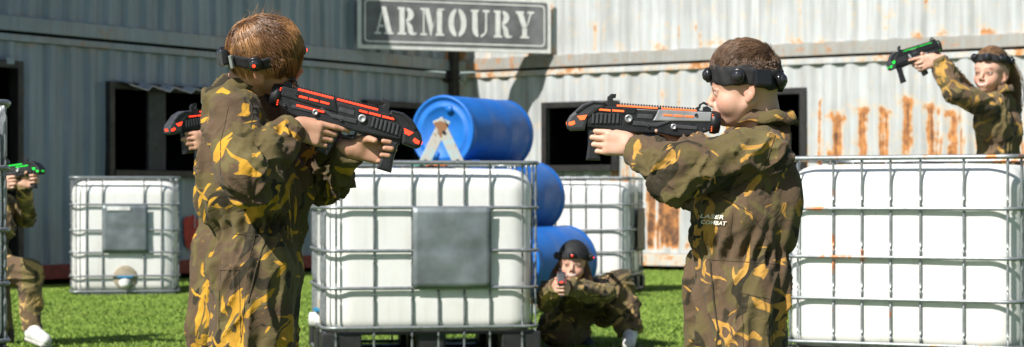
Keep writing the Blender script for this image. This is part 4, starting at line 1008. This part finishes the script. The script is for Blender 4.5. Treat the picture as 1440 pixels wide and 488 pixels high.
def figure(label, J, H, mat_suit, skin, hands, origin, res=(.0035, .0045), gains=None, seed=1, smile=False, rad=None, group=None, brow=(.3, .22, .18), shoes=None, torso_bulge=0.0, amp=.010, waist_h=.028, gath=.0055, cuffs=True, flat=None):
    """J: joints in world space; H: head Frame in world space; hands: list of cone lists in world space"""
    o = A(origin); e = empty('person', tuple(o)); tag(e, label, 'person', group)
    J = {k: A(v) - o for k, v in J.items()}; H = Frame(H.o - o, H.f, H.u, H.sc)
    g = dict(sh=.062, chest=.098, bl=.104, waist=.085, hip=.105, knee=.078, ank=.062, el=.058, ua=.062, wr=.042, f=1.35); g.update(rad or {})
    HP = []
    for hl in hands:
        for q in hl: q.a = q.a - o; q.b = q.b - o; HP.append(q)
    sd = nrm(J['shN'] - J['shF'])
    # ---- skin body: head, neck, trunk, arms, legs, hands, one surface
    pr = [Slab(J['chest'] * .45 + J['neck'] * .55, J['pel'], .055, .06, sd, 1.5, .03)]
    for q in 'NF':
        pr += [Cone(J['neck'] + (J['sh' + q] - J['neck']) * .3, J['sh' + q], .03, .034, .03), Cone(J['sh' + q], J['el' + q], .036, .030, .02), Cone(J['el' + q], J['wr' + q], .030, .021, .02),
               Cone(J['pel'], J['hp' + q], .055, .055, .03), Cone(J['hp' + q], J['kn' + q], .055, .042, .03), Cone(J['kn' + q], J['an' + q], .042, .03, .02)]
    pr += [Cone(J['neck'] - (J['neck'] - J['chest']) * .2, H.w(-.022, 0, .055), .050 * H.sc, .044 * H.sc, .03), Cone(J['neck'], H.w(-.03, 0, .09), .04 * H.sc, .046 * H.sc, .02)]
    pr += head_prims(H, smile); pr += HP
    V, Q = surface(pr, res[0]); V = relax(V, Q, 1, .35); body = npmesh('body', V, Q, skin, e)
    T = head_tint(H, V, smile, brow); at = body.data.color_attributes.new('tint', 'FLOAT_COLOR', 'POINT'); at.data.foreach_set('color', np.concatenate([T, np.ones((len(T), 1))], 1).astype(np.float32).ravel())
    # ---- coverall
    pr = []; k = .035
    up = J['neck'] - J['waist']; upn = nrm(up)
    for q in 'NF':
        s = J['sh' + q]; ins = J['neck'] + (s - J['neck']) * .55; ch = J['chest'] + (s - J['neck']) * .42; bl = J['waist'] + upn * .075 + sd * (1 if q == 'N' else -1) * .045; wa = J['waist'] + sd * (1 if q == 'N' else -1) * .040
        pr += [Cone(ins - upn * .02, ch, g['sh'], g['chest'], k), Cone(ch, bl, g['chest'], g['bl'], k), Cone(bl, wa, g['bl'] * .97, g['waist'], .02), Cone(wa, J['hp' + q] * .85 + J['pel'] * .15, g['waist'], g['hip'], .02)]
        pr += [Cone(J['neck'] - upn * .01, s, .048, g['ua'] * .92, k), Cone(s, J['el' + q], g['ua'], g['el'] * 1.03, .010), Cone(J['el' + q], J['wr' + q] + nrm(J['wr' + q] - J['el' + q]) * .03, g['el'], g['wr'], .010)]
        pr += [Cone(J['hp' + q], J['kn' + q], g['hip'], g['knee'], .03), Cone(J['kn' + q], J['an' + q], g['knee'], g['ank'], .02)]
    cuts = []
    for q in 'NF':
        d = nrm(J['wr' + q] - J['el' + q]); cuts.append(('cut', J['wr' + q] + d * .002, d, .075)); d = nrm(J['an' + q] - J['kn' + q]); cuts.append(('cut', J['an' + q] + d * .01, d, .09))
    cuts.append(('cut', J['neck'] + upn * .040, upn, .10))
    V, Q = surface(pr + cuts, res[1]); V = relax(V, Q, 1, .4); N = normals(V, Q)
    segs = []
    for q in 'NF': segs += [(J['sh' + q], J['el' + q], g['ua'], 'limb', 1.0), (J['el' + q], J['wr' + q], g['wr'] * 1.1, 'limb', 1.25), (J['hp' + q], J['kn' + q], g['hip'], 'leg', 1.1), (J['kn' + q], J['an' + q], g['ank'], 'limb', 1.1)]
    segs += [(J['neck'], J['waist'], g['chest'] * 1.15, 'trunk', 1.15)]
    V = wrinkle(V, N, segs, seed, amp, (J['waist'], upn, waist_h, gath), None if flat is None else (A(flat[0]) - o, flat[1])); V = relax(V, Q, 1, .3)
    suit = npmesh('camouflage_coverall', V, Q, mat_suit, e)
    if cuffs:
        for q in 'NF':
            d = nrm(J['wr' + q] - J['el' + q]); c = J['wr' + q]; u = nrm(np.cross(d, [.1, .3, 1])); v = np.cross(d, u); n = 40; VV = []; pf = [(-.020, g['wr'] * .98 - .002), (-.020, g['wr'] + .003), (-.010, g['wr'] + .0045), (.004, g['wr'] + .002), (.007, g['wr'] - .002), (.004, g['wr'] - .010), (-.006, g['wr'] - .012)]
            for i in range(n):
                a = 2 * math.pi * i / n; rz = 1 + .05 * math.sin(a * 3 + seed) + .025 * math.sin(a * 11)
                for (z, r_) in pf: VV.append(c + d * z + (u * math.cos(a) + v * math.sin(a)) * r_ * rz)
            kk = len(pf); Fc = [(i * kk + j, ((i + 1) % n) * kk + j, ((i + 1) % n) * kk + (j + 1) % kk, i * kk + (j + 1) % kk) for i in range(n) for j in range(kk)]
            npmesh('cuff', VV, Fc, mat_suit, suit)
    # ---- shoes
    for q, m in zip('NF', shoes or (M_shoe, M_shoe)):
        a = J['an' + q]; t = J['toe' + q]; d = nrm(A((t[0] - a[0], t[1] - a[1], 0))) if np.linalg.norm((t - a)[:2]) > .01 else A((0, -1, 0)); dd = nrm(t - a)
        hl = a - d * .02; pr = [Cone(a + A((0, 0, .02)), a + A((0, 0, -.02)), .038, .038, .01), Cone(hl - A((0, 0, .035)), t, .036, .030, .03), Cone(a, t, .036, .026, .03)]
        V2, Q2 = surface(pr, .006); shoe = npmesh('shoe', V2, Q2, m, e)
        g2 = bmesh.new(); rot = Vector(t - (hl - A((0, 0, .035)))).to_track_quat('X', 'Z').to_matrix(); mid = (A(t) + hl - A((0, 0, .035))) / 2; box(g2, Vector(mid) + rot @ Vector((0, 0, -.029)), (np.linalg.norm(t - hl) + .045, .07, .02), rot=rot, bev=.009); obj('sole', g2, M_sole, shoe)
        for kq in range(3):
            g2 = bmesh.new(); c = a + (t - a) * (.25 + .16 * kq); side = np.cross(d, [0, 0, 1]); tube(g2, [c + side * .022 + A((0, 0, .024)), c + A((0, 0, .036)), c - side * .022 + A((0, 0, .024))], .0035, 6); obj('lace', g2, m, shoe)
    # bvh for things that lie on the cloth
    bv = BVHTree.FromPolygons([Vector(v) for v in V], [tuple(int(i) for i in q) for q in Q])
    return e, H, J, suit, bv
def on_cloth(bv, o, px, py, Y, lift=.001):
    p = P(px, py, Y) - Vector(o); h, n, *_ = bv.ray_cast(Vector((p.x, p.y - 2, p.z)), Vector((0, 1, 0)))
    if h is None: return None
    return h + n * lift * (1 if n.y < 0 else -1)
def seam(nm, suit, bv, o, pts, Y, r=.0016, mat=None, close=False):
    runs = [[]]
    if close: pts = pts + [pts[0]]
    for (a, b) in zip(pts, pts[1:]):
        n = max(2, int(math.hypot(a[0] - b[0], a[1] - b[1]) / 3))
        for i in range(n):
            q = on_cloth(bv, o, a[0] + (b[0] - a[0]) * i / n, a[1] + (b[1] - a[1]) * i / n, Y, r * .15)
            if q is None or (runs[-1] and (q - runs[-1][-1]).length > .022): runs.append([])
            if q is not None: runs[-1].append(q)
    pp = max(runs, key=len)
    if len(pp) > 2:
        bm = bmesh.new(); tube(bm, pp, r, 6); return obj(nm, bm, mat or M_seam, suit, True)
# ================================================================ RIGHT BOY (aims to the left)
M_camoR = camo('camouflage_cloth_brown', (1.3, 2.2, 4.1), 1.06, (.56, .30, .065), ydens=-.013, ysc=1.05)
M_camoL = camo('camouflage_cloth_gold', (7.7, 3.1, .6), 1.0, (.62, .33, .035), -.005, 1)
M_camoK = camo('camouflage_cloth_faded', (5.7, 1.1, 3.6), 1.45, (.58, .38, .14), -.004, .9)
M_camoX = camo('camouflage_cloth_far', (3.7, 8.1, 2.6), 1.5, (.54, .31, .08), -.004, .9)
FX = ['gunR']
def right_boy():
    J = dict(pel=P(1040, 372, 5.35), waist=P(1031, 348, 5.35), chest=P(1066, 262, 5.36), neck=P(1078, 182, 5.36),
             shN=P(1074, 216, 5.27), elN=P(950, 240, 5.19), wrN=P(870, 209, 5.20), shF=P(1046, 208, 5.50), elF=P(985, 262, 5.50), wrF=P(962, 214, 5.37),
             hpN=P(1046, 398, 5.29), hpF=P(1030, 398, 5.43), knN=P(1046, 575, 5.24), knF=P(1012, 570, 5.46), anN=P(1056, 715, 5.26), anF=P(1016, 712, 5.48), toeN=P(1000, 740, 5.24), toeF=P(960, 738, 5.47))
    fwd = A((-1, .14, -.12)); up = A((-.10, 0, 1)); s = 1.02
    H = Frame((0, 0, 0), fwd, up, s); c = A(P(1050, 107, 5.34)); H.o = c - H.M @ (CRC * s)
    # gun
    gpos = P(904, 170, 5.31); gf = Vector((-1, .02, .083)).normalized(); gm = gun_matrix(gpos, gf)
    blaster('black and silver toy blaster with orange lights, held by the boy on the right', gm, M_ledo, M_silver, group='toy blasters in the players hands')
    def G3(xc, yc, y=0): a, b = gp(xc, yc); return A(gm @ Vector((a, y, b)))
    f = A(gf); upv = A((0, 0, 1)); n1 = A((0, 1, 0))
    hs = .95; gc = G3(208, 318); hN = hand_prims(gc - f * .098 - n1 * .027 + upv * .003, f * .99 + A((0, .02, .04)), n1, upv, hs, (16, 82, 60), thumb=(.75, .35, .5))
    gc2 = G3(500, 325); hF = hand_prims(gc2 - f * .066 + n1 * .028, f, -n1, upv, hs, (55, 60, 45), idx=(8, 30, 20), thumb=(.7, .35, .6))
    J['wrN'] = Vector(gc - f * .105 - n1 * .027 - upv * .004); J['wrF'] = Vector(gc2 - f * .066 + n1 * .028 - f * .01)
    org = (J['pel'].x, J['pel'].y, 0)
    e, H, J2, suit, bv = figure('boy on the right in brown camouflage, black headband, aiming left with both hands', J, H, M_camoR, M_skin, [hN, hF], org, (.0027, .0042), seed=3, rad=dict(ua=.070, el=.066, wr=.036, chest=.106, bl=.127, waist=.099, hip=.115, knee=.098, ank=.08), group='players in camouflage coveralls', amp=.014, gath=.011, flat=(P(1003, 310, 5.24), .048))
    collar(J2['neck'] + A((-.006, 0, .014)), nrm(J2['neck'] - J2['chest']) + A((-.12, 0, 0)), .060, .058, H.f, e, M_camoR, h=.036, gap=24)
    # short brown hair
    hl = lambda p: .112 + np.clip(p[:, 0], -.1, .1) * .42          # lower limit rises to the forehead
    cond = lambda p: (p[:, 2] > np.where(p[:, 0] > .03, .155, .098)) & ~((np.abs(p[:, 1]) > .05) & (p[:, 0] > -.03) & (p[:, 2] < .118))
    hair_cap(H, e, M_hair_brown, cond, .003, .12)
    p, nn, rs = scalp(9000, 5, cond); top = sstep(.14, .19, p[:, 2]); fr = sstep(.0, .07, p[:, 0])
    d = nn * (.22 + .35 * top)[:, None] + np.stack([.7 * top, .25 * top, -.8 * (1 - top)], 1) + (rs.rand(*p.shape) - .5) * .55
    strands(H, p, d, .009 + .026 * top + .014 * rs.rand(len(p)) * top, M_hair_brown, e, seg=5, r=.0008, seed=2, grav=.03, curl=.10, off=.0025, clump=.45, stick=.2)
    headband(H, e, z=.117, tilt=.020, width=.050, sensors=(8, 78, 152, -78, -152), grow=.006)
    a = R(116); nn = Vector(H.M @ np.array([math.cos(a), math.sin(a), 0])); bm = bmesh.new(); box(bm, H.w(CRC[0] - .040, .080, .108), (.020, .050, .044), rot=nn.to_track_quat('X', 'Z').to_matrix(), bev=.006); obj('battery_box', bm, M_shell, e)
    # writing and pockets
    o = Vector(org); Y = 5.2
    seam('pocket_seam', suit, bv, o, [(1014, 275), (1055, 300), (1085, 345)], Y, .0011)
    seam('pocket_seam', suit, bv, o, [(983, 288), (984, 338), (1026, 340), (1030, 296)], Y, .0011)
    seam('pocket_opening', suit, bv, o, [(1000, 368), (1004, 420), (1010, 470)], Y, .0026)
    seam('pocket_seam', suit, bv, o, [(1042, 488), (1042, 412), (1086, 421), (1086, 488)], Y, .0011)
    seam('waist_seam', suit, bv, o, [(970, 362), (1000, 366), (1045, 368), (1096, 372)], Y, .0011)
    pass
    seam('sleeve_seam', suit, bv, o, [(1092, 190), (1075, 235), (1040, 262), (1012, 276)], Y, .0011)
    for i, (txt, y) in enumerate((('LASER', 304.5), ('COMBAT', 312.8))):
        cu = bpy.data.curves.new('t', 'FONT'); cu.body = txt; cu.size = 7.6; cu.offset = .22; cu.shear = .25; cu.resolution_u = 3; cu.space_character = 1.08; to = bpy.data.objects.new('t', cu); C.objects.link(to); bpy.context.view_layer.update()
        me = bpy.data.meshes.new_from_object(to.evaluated_get(bpy.context.evaluated_depsgraph_get())); bpy.data.objects.remove(to)
        b = bmesh.new(); b.from_mesh(me); bmesh.ops.triangulate(b, faces=b.faces[:]); wd = max(v.co.x for v in b.verts)
        k = (29.5 if i == 0 else 32.5) / wd; bad = []
        for v in b.verts:
            q = on_cloth(bv, o, 989 + i * 1.0 + v.co.x * k, y + v.co.x * k * .06 - v.co.y * 1.0 + 2, Y, .0045)
            if q is None: bad.append(v); continue
            v.co = q
        bmesh.ops.delete(b, geom=bad, context='VERTS')
        b.to_mesh(me); b.free(); tx = bpy.data.objects.new('printed_text', me); C.objects.link(tx); tx.parent = suit; me.materials.clear(); me.materials.append(worn('print_white', (.72, .70, .60), .8, bump=0))
    return e
right_boy()

def gun_pt(gm):
    def G3(xc, yc, y=0): a, b = gp(xc, yc); return A(gm @ Vector((a, y, b)))
    return G3
GP = 'players in camouflage coveralls'; GB = 'toy blasters in the players hands'
# ================================================================ LEFT BOY (aims to the right, hair over his face)
def left_boy():
    J = dict(pel=P(362, 350, 5.25), waist=P(366, 312, 5.25), chest=P(346, 218, 5.25), neck=P(332, 132, 5.22),
             shN=P(330, 172, 5.11), elN=P(346, 248, 4.98), shF=P(382, 165, 5.36), elF=P(452, 250, 5.40),
             hpN=P(360, 378, 5.17), hpF=P(366, 378, 5.33), knN=P(348, 560, 5.15), knF=P(362, 560, 5.36), anN=P(345, 705, 5.18), anF=P(350, 700, 5.40), toeN=P(395, 730, 5.15), toeF=P(400, 728, 5.40))
    s = .96; H = Frame((0, 0, 0), (1, .10, -.02), (-.10, -.42, 1), s); H.o = A(P(368, 70, 5.16)) - H.M @ (CRC * s)
    gf = Vector((.97, .03, -.228)).normalized(); gm = gun_matrix(P(489, 163.5, 5.15), gf); G3 = gun_pt(gm)
    blaster('black toy blaster with glowing red strips, held by the boy with hair over his face', gm, M_ledrd, M_gun, True, GB)
    f = A(gf); u = A((0, 0, 1)); n1 = A((0, 1, 0)); gc2 = G3(500, 325); gc = G3(208, 318)
    hN = hand_prims(gc2 - f * .088 - n1 * .027, f, n1, u, .93, (20, 80, 58), idx=(4, 12, 12), thumb=(.75, .3, .5)); J['wrN'] = Vector(gc2 - f * .096 - n1 * .027 - u * .004)
    hF = hand_prims(gc - f * .092 + n1 * .026 - u * .004, f + u * .1, -n1, u, .95, (24, 80, 66), thumb=(.55, .1, .9)); J['wrF'] = Vector(gc - f * .100 + n1 * .030 - u * .012)
    org = (J['pel'].x, J['pel'].y, 0)
    e, H, J2, suit, bv = figure('boy on the left in golden camouflage, brown hair over his face, aiming right', J, H, M_camoL, M_skin2, [hN, hF], org, (.0027, .0042), seed=12,
        rad=dict(ua=.068, el=.072, wr=.038, chest=.098, bl=.118, waist=.088, hip=.108, knee=.10, ank=.08), group=GP, amp=.0145, gath=.011)
    collar(J2['neck'] + A((-.004, 0, .006)), nrm(J2['neck'] - J2['chest']) + A((-.25, 0, .0)), .060, .058, (1, .2, 0), e, M_camoL, h=.036, gap=24)
    band, pt = headband(H, e, z=.112, tilt=.006, width=.030, sensors=(12, 100, 178, -98), lit=(12, -98), grow=.012)
    # adjuster buckle at the back of the band
    for k in range(2):
        bm = bmesh.new(); a = R(-135 - 12 * k); p = pt(a, 0, .012); nn = Vector(nrm(pt(a, 0, .05) - pt(a, 0, 0))); box(bm, p, (.008, .010, .034), rot=nn.to_track_quat('X', 'Z').to_matrix(), bev=.002); obj('buckle', bm, M_silver, band)
    bm = bmesh.new(); a = R(-160); p = pt(a, 0, .010); nn = Vector(nrm(pt(a, 0, .05) - pt(a, 0, 0))); box(bm, p, (.018, .055, .040), rot=nn.to_track_quat('X', 'Z').to_matrix(), bev=.006); obj('battery_box', bm, M_shell, band)
    # mop of hair combed from the crown
    cond = lambda p: (p[:, 2] > .095) & ~((np.abs(p[:, 1]) < .05) & (p[:, 0] > .06) & (p[:, 2] < .150))
    hair_cap(H, e, M_hair_gold, lambda p: cond(p) & (p[:, 2] > .12), .005, .2)
    p, nn, rs = scalp(9000, 8, cond); crown = CRC + np.array([-.035, .01, .085]); fl = p - crown; fl -= (fl * nn).sum(1, keepdims=True) * nn; fl /= np.linalg.norm(fl, axis=1, keepdims=True) + 1e-6
    fr = sstep(-.02, .06, p[:, 0]); d = fl * 1.0 + nn * .04 + np.array([.25, 0, 0]) + (rs.rand(*p.shape) - .5) * .15
    ln = .034 + .022 * rs.rand(len(p)) + .030 * sstep(.13, .19, p[:, 2]) + .085 * fr * (p[:, 2] > .13)
    def shd(r, rs): c = vnoise(r * np.array([22, 60, 22]), 4); return sstep(.40, .75, c) * .8 + (rs.rand(len(r)) - .3) * .3
    strands(H, p, d, ln, M_hair_gold, e, seg=10, r=.00105, seed=4, grav=.06, curl=.035, off=.004, clump=.45, shade=shd, stick=.9, front=1.6)
    # a few flyaway hairs
    p, nn, rs = scalp(46, 18, lambda p: p[:, 2] > .19); strands(H, p, nn + np.stack([.6 + 0 * p[:, 0], 0 * p[:, 0], 0 * p[:, 0]], 1), .035 + .03 * rs.rand(46), M_hair_gold, e, name='loose_hair', seg=10, r=.0006, seed=9, grav=.30, curl=.16)
    o = Vector(org); Y = 5.0
    seam('side_seam', suit, bv, o, [(352, 330), (346, 380), (334, 488)], Y, .0011)
    seam('pocket_opening', suit, bv, o, [(368, 340), (356, 380), (346, 430)], Y, .0024)
    seam('pocket_seam', suit, bv, o, [(302, 480), (302, 382), (332, 380), (334, 480)], Y, .0011)
    seam('waist_seam', suit, bv, o, [(318, 330), (360, 333), (425, 332)], Y, .0011)
    seam('back_seam', suit, bv, o, [(318, 150), (312, 200), (318, 250)], Y, .0011)
    seam('sleeve_seam', suit, bv, o, [(345, 135), (352, 165), (350, 200), (335, 225)], Y, .0011)
left_boy()

# ================================================================ PLAYER BEHIND THE LEFT BOY
def behind():
    s = 1.04; H = Frame((0, 0, 0), (-1, -.15, -.05), (0, 0, 1), s); H.o = A(P(357, 146, 7.8)) - H.M @ (CRC * s)
    gf = Vector((-.8, -.55, -.10)).normalized(); gm = gun_matrix(P(303, 168, 7.45), gf); G3 = gun_pt(gm)
    blaster('black toy blaster with red glow poking out left from behind the left boy', gm, M_ledrd, M_gun, False, GB)
    f = A(gf); u = A((0, 0, 1)); sdv = nrm(np.cross(u, f)); gc = G3(208, 318); gc2 = G3(500, 325)
    hN = hand_prims(gc - f * .095 + sdv * .027, f, -sdv, u, 1.0, (18, 80, 60)); hF = hand_prims(gc2 - f * .085 - sdv * .027, f, sdv, u, 1.0, (22, 80, 58), idx=(6, 20, 15))
    J = dict(pel=P(318, 332, 7.8), waist=P(322, 298, 7.8), chest=P(336, 232, 7.8), neck=P(350, 192, 7.8), shN=P(340, 208, 7.64), elN=P(298, 232, 7.50), wrN=Vector(gc - f * .105 + sdv * .027), shF=P(352, 206, 7.96), elF=P(322, 236, 7.8), wrF=Vector(gc2 - f * .095 - sdv * .027),
             hpN=P(308, 350, 7.72), hpF=P(330, 350, 7.88), knN=P(292, 460, 7.66), knF=P(332, 465, 7.92), anN=P(288, 566, 7.72), anF=P(345, 566, 8.0), toeN=P(262, 585, 7.66), toeF=P(322, 585, 7.96))
    e, H, J2, suit, bv = figure('player mostly hidden behind the left boy, one leg and forearm showing', J, H, M_camoL, M_skin2, [hN, hF], (J['pel'].x, J['pel'].y, 0), (.006, .007), seed=33,
        rad=dict(ua=.066, el=.062, wr=.040, hip=.105, knee=.082, ank=.07), group=GP, amp=.009)
    collar(J2['neck'] + A((0, 0, .02)), (-.1, 0, 1), .058, .056, H.f, e, M_camoL)
    cond = lambda p: (p[:, 2] > .11); hair_cap(H, e, M_hair_brown, cond, .006, .2); p, nn, rs = scalp(1500, 5, cond); strands(H, p, nn * .3 + np.array([.4, 0, -.5]), .03 + 0 * p[:, 0], M_hair_brown, e, seg=4, seed=2)
    headband(H, e, sensors=(0, 90, -90, 180))
behind()

# ================================================================ GIRL BEHIND THE RIGHT TANK
def girl():
    s = 1.20; H = Frame((0, 0, 0), (-.66, -.75, -.03), (.04, -.03, 1), s); H.o = A(P(1395, 93, 11.2)) - H.M @ (CRC * s)
    gf = Vector((-.95, -.08, -.27)).normalized(); gm = gun_matrix(P(1285, 78, 10.95), gf, (0, 0, 1)); sc = .78
    blaster('small black toy blaster with green lights, held out by the girl on the right', gm, M_ledg, M_gun, False, GB, sc=sc, short=True)
    def G3(xc, yc): a, b = gp(xc, yc); return A(gm @ Vector((a * sc, 0, b * sc * 1.3)))
    f = A(gf); u = A((0, 0, 1)); n1 = A((0, 1, 0)); gc2 = G3(500, 315)
    hN = hand_prims(gc2 - f * .085 - n1 * .025, f + u * .05, n1, u, 1.12, (22, 78, 55), idx=(2, 8, 8), thumb=(.6, .7, .1)); hF = hand_prims(gc2 - f * .080 + n1 * .030, f, -n1, u, 1.12, (35, 75, 50))
    J = dict(pel=P(1404, 248, 11.2), waist=P(1404, 208, 11.2), chest=P(1402, 165, 11.2), neck=P(1404, 136, 11.2), shN=P(1388, 152, 11.02), elN=P(1342, 130, 10.92), wrN=Vector(gc2 - f * .095 - n1 * .025), shF=P(1418, 152, 11.38), elF=P(1365, 138, 11.3), wrF=Vector(gc2 - f * .090 + n1 * .030),
             hpN=P(1398, 258, 11.12), hpF=P(1410, 258, 11.3), knN=P(1396, 372, 11.1), knF=P(1408, 372, 11.32), anN=P(1396, 478, 11.12), anF=P(1410, 474, 11.36), toeN=P(1370, 492, 11.05), toeF=P(1384, 489, 11.3))
    e, H, J2, suit, bv = figure('smiling girl in brown camouflage standing behind the right tank, arm stretched left', J, H, M_camoX, M_skin, [hN, hF], (J['pel'].x, J['pel'].y, 0), (.0032, .007), seed=44, smile=True,
        rad=dict(ua=.064, el=.060, wr=.044, chest=.098, bl=.104, waist=.095, hip=.12, knee=.09, ank=.075), group=GP, amp=.010)
    collar(J2['neck'] + A((0, 0, .02)), (-.05, 0, 1), .060, .058, H.f, e, M_camoX)
    cond = lambda p: (p[:, 2] > .085) & ~((p[:, 0] > .035) & (p[:, 2] < .165) ) & ~((np.abs(p[:, 1]) > .05) & (p[:, 0] > -.01) & (p[:, 2] < .13))
    hair_cap(H, e, M_hair_long, cond, .006, .2)
    p, nn, rs = scalp(4200, 5, cond); d = nn * .08 + np.stack([-.9 + 0 * p[:, 0], -.3 * p[:, 1] / .07, -.25 + 0 * p[:, 0]], 1)
    strands(H, p, d, .07 + .02 * rs.rand(len(p)), M_hair_long, e, seg=7, r=.0012, seed=2, grav=.03, curl=.04, off=.003, stick=.85)
    # ponytail falling behind the shoulder
    n = 1500; rs = np.random.RandomState(6); base = np.array([-.095, 0, .135]) + rs.randn(n, 3) * np.array([.010, .020, .020]); d = np.stack([-.8 + .2 * rs.randn(n), .25 * rs.randn(n), -.5 + .2 * rs.randn(n)], 1)
    strands(H, base, d, .20 + .10 * rs.rand(n), M_hair_long, e, name='ponytail', seg=14, r=.0014, seed=3, grav=.34, curl=.07, push=False, clump=.55)
    headband(H, e, z=.152, tilt=.010, width=.034, sensors=(-40, 15, 60, -100, 120), grow=.007)
girl()

# ================================================================ CROUCHING GIRL
def croucher():
    s = 1.06; H = Frame((0, 0, 0), (-.12, -1, .0), (.05, 0, 1), s); H.o = A(P(807, 363, 11.34)) - H.M @ (CRC * s)
    gf = Vector((-.02, -1, .015)).normalized(); gm = gun_matrix(P(789, 391, 10.95), gf, (-.05, 0, 1)); sc = .60
    blaster('grey toy blaster with red light pointed at the camera by the crouching girl', gm, M_ledrd, M_gun2, False, GB, sc=sc, short=True)
    def G3(xc, yc): a, b = gp(xc, yc); return A(gm @ Vector((a * sc, 0, b * sc * 1.3)))
    f = A(gf); u = A((0, 0, 1)); l = A((1, 0, 0)); gc = G3(208, 318); gc2 = G3(500, 318)
    hN = hand_prims(gc - f * .090 + l * .026, f, -l, u, 1.08, (24, 80, 60), thumb=(.5, .5, .6)); hF = hand_prims(gc2 - f * .080 - l * .027 , f, l, u, 1.08, (24, 80, 60), thumb=(.5, .5, .6))
    J = dict(pel=P(838, 428, 12.25), waist=P(830, 424, 12.12), chest=P(818, 416, 11.75), neck=P(810, 403, 11.52), shN=P(842, 404, 11.56), elN=P(852, 412, 11.32), wrN=Vector(gc - f * .100 + l * .03), shF=P(776, 406, 11.58), elF=P(768, 424, 11.34), wrF=Vector(gc2 - f * .095 - l * .03),
             hpN=P(850, 430, 12.18), hpF=P(822, 432, 12.18), knN=P(868, 405, 11.82), knF=P(782, 462, 11.82), anN=P(886, 466, 11.72), anF=P(815, 468, 12.15), toeN=P(884, 484, 11.55), toeF=P(828, 484, 12.05))
    e, H, J2, suit, bv = figure('girl in black cap crouching low beside the central tank, aiming at the camera', J, H, M_camoK, M_skin, [hN, hF], (J['pel'].x, J['pel'].y, 0), (.0034, .007), seed=55, smile=True,
        rad=dict(ua=.058, el=.056, wr=.040, chest=.085, bl=.09, waist=.085, hip=.115, knee=.105, ank=.072), group=GP, amp=.012, shoes=(M_shoe, M_bshoe))
    collar(J2['neck'] + A((0, 0, .02)), (-.05, -.4, 1), .058, .056, H.f, e, M_camoX)
    cond = lambda p: (p[:, 2] > np.where(p[:, 0] > .02, .128, .085)); hair_cap(H, e, M_hair_brown, cond, .004, .1)
    cap = hair_cap(H, e, M_band, lambda p: p[:, 2] > np.where(p[:, 0] > .02, .133, .10), .013); cap.name = 'cap'
    p, nn, rs = scalp(1800, 5, lambda p: (p[:, 2] > .07) & (p[:, 2] < .12) & (p[:, 0] < .02)); strands(H, p, nn * .4 + np.array([-.1, 0, -1]), .10 + .05 * rs.rand(len(p)), M_hair_brown, e, seg=9, r=.0013, seed=7, grav=.1, curl=.12, clump=.4)
    headband(H, e, z=.130, tilt=.010, width=.034, sensors=(0, 80, -80, 180), lit=(0, 80), grow=.014)
    # white sock above the near shoe
    a = J2['anN']; bm = bmesh.new(); tube(bm, [a + A((0, 0, .05)), a + A((0, 0, .0)), a + A((0, 0, -.035))], [.040, .041, .043], 20); obj('sock', bm, M_sock, e, True)
croucher()

# ================================================================ KNEELING PLAYER AT THE LEFT EDGE
def kneeler():
    s = 1.08; H = Frame((0, 0, 0), (1, -.15, -.05), (0, 0, 1), s); H.o = A(P(-16, 228, 11.95)) - H.M @ (CRC * s)
    gf = Vector((.86, -.45, .12)).normalized(); gm = gun_matrix(P(22, 241, 11.6), gf); G3 = gun_pt(gm)
    blaster('black toy blaster with bright green strips at the far left edge', gm, M_ledg, M_gun, True, GB)
    f = A(gf); u = A((0, 0, 1)); sdv = nrm(np.cross(u, f)); gc = G3(208, 318); gc2 = G3(500, 325)
    hF = hand_prims(gc - f * .09 + sdv * .027, f, -sdv, u, 1.1, (22, 80, 60)); hN = hand_prims(gc2 - f * .085 - sdv * .027, f, sdv, u, 1.1, (22, 80, 58), idx=(6, 20, 15))
    J = dict(pel=P(-14, 372, 12.0), waist=P(-12, 345, 12.0), chest=P(-10, 302, 12.0), neck=P(-12, 268, 12.0), shN=P(-6, 282, 11.82), elN=P(8, 322, 11.66), wrN=Vector(gc2 - f * .1 - sdv * .027), shF=P(-4, 282, 12.16), elF=P(36, 306, 12.0), wrF=Vector(gc - f * .100 + sdv * .03),
             hpN=P(-10, 380, 12.1), hpF=P(-8, 380, 11.9), knF=P(40, 384, 11.88), anF=P(46, 462, 11.88), toeF=P(64, 478, 11.72), knN=P(0, 474, 12.15), anN=P(-66, 474, 12.2), toeN=P(-96, 486, 12.2))
    e, H, J2, suit, bv = figure('player kneeling at the far left edge in white shoes, one camouflage knee raised', J, H, M_camoK, M_skin, [hN, hF], (J['pel'].x, J['pel'].y, 0), (.006, .008), seed=66,
        rad=dict(ua=.060, el=.056, wr=.040, hip=.10, knee=.080, ank=.055), group=GP, amp=.009)
    collar(J2['neck'] + A((0, 0, .02)), (0, 0, 1), .058, .056, H.f, e, M_camoX)
    cond = lambda p: (p[:, 2] > .11); hair_cap(H, e, M_hair_brown, cond, .006, .2); p, nn, rs = scalp(1500, 5, cond); strands(H, p, nn * .3 + np.array([.4, 0, -.5]), .03 + 0 * p[:, 0], M_hair_brown, e, seg=4, seed=2)
    headband(H, e, sensors=(0, 90, -90, 180))
kneeler()
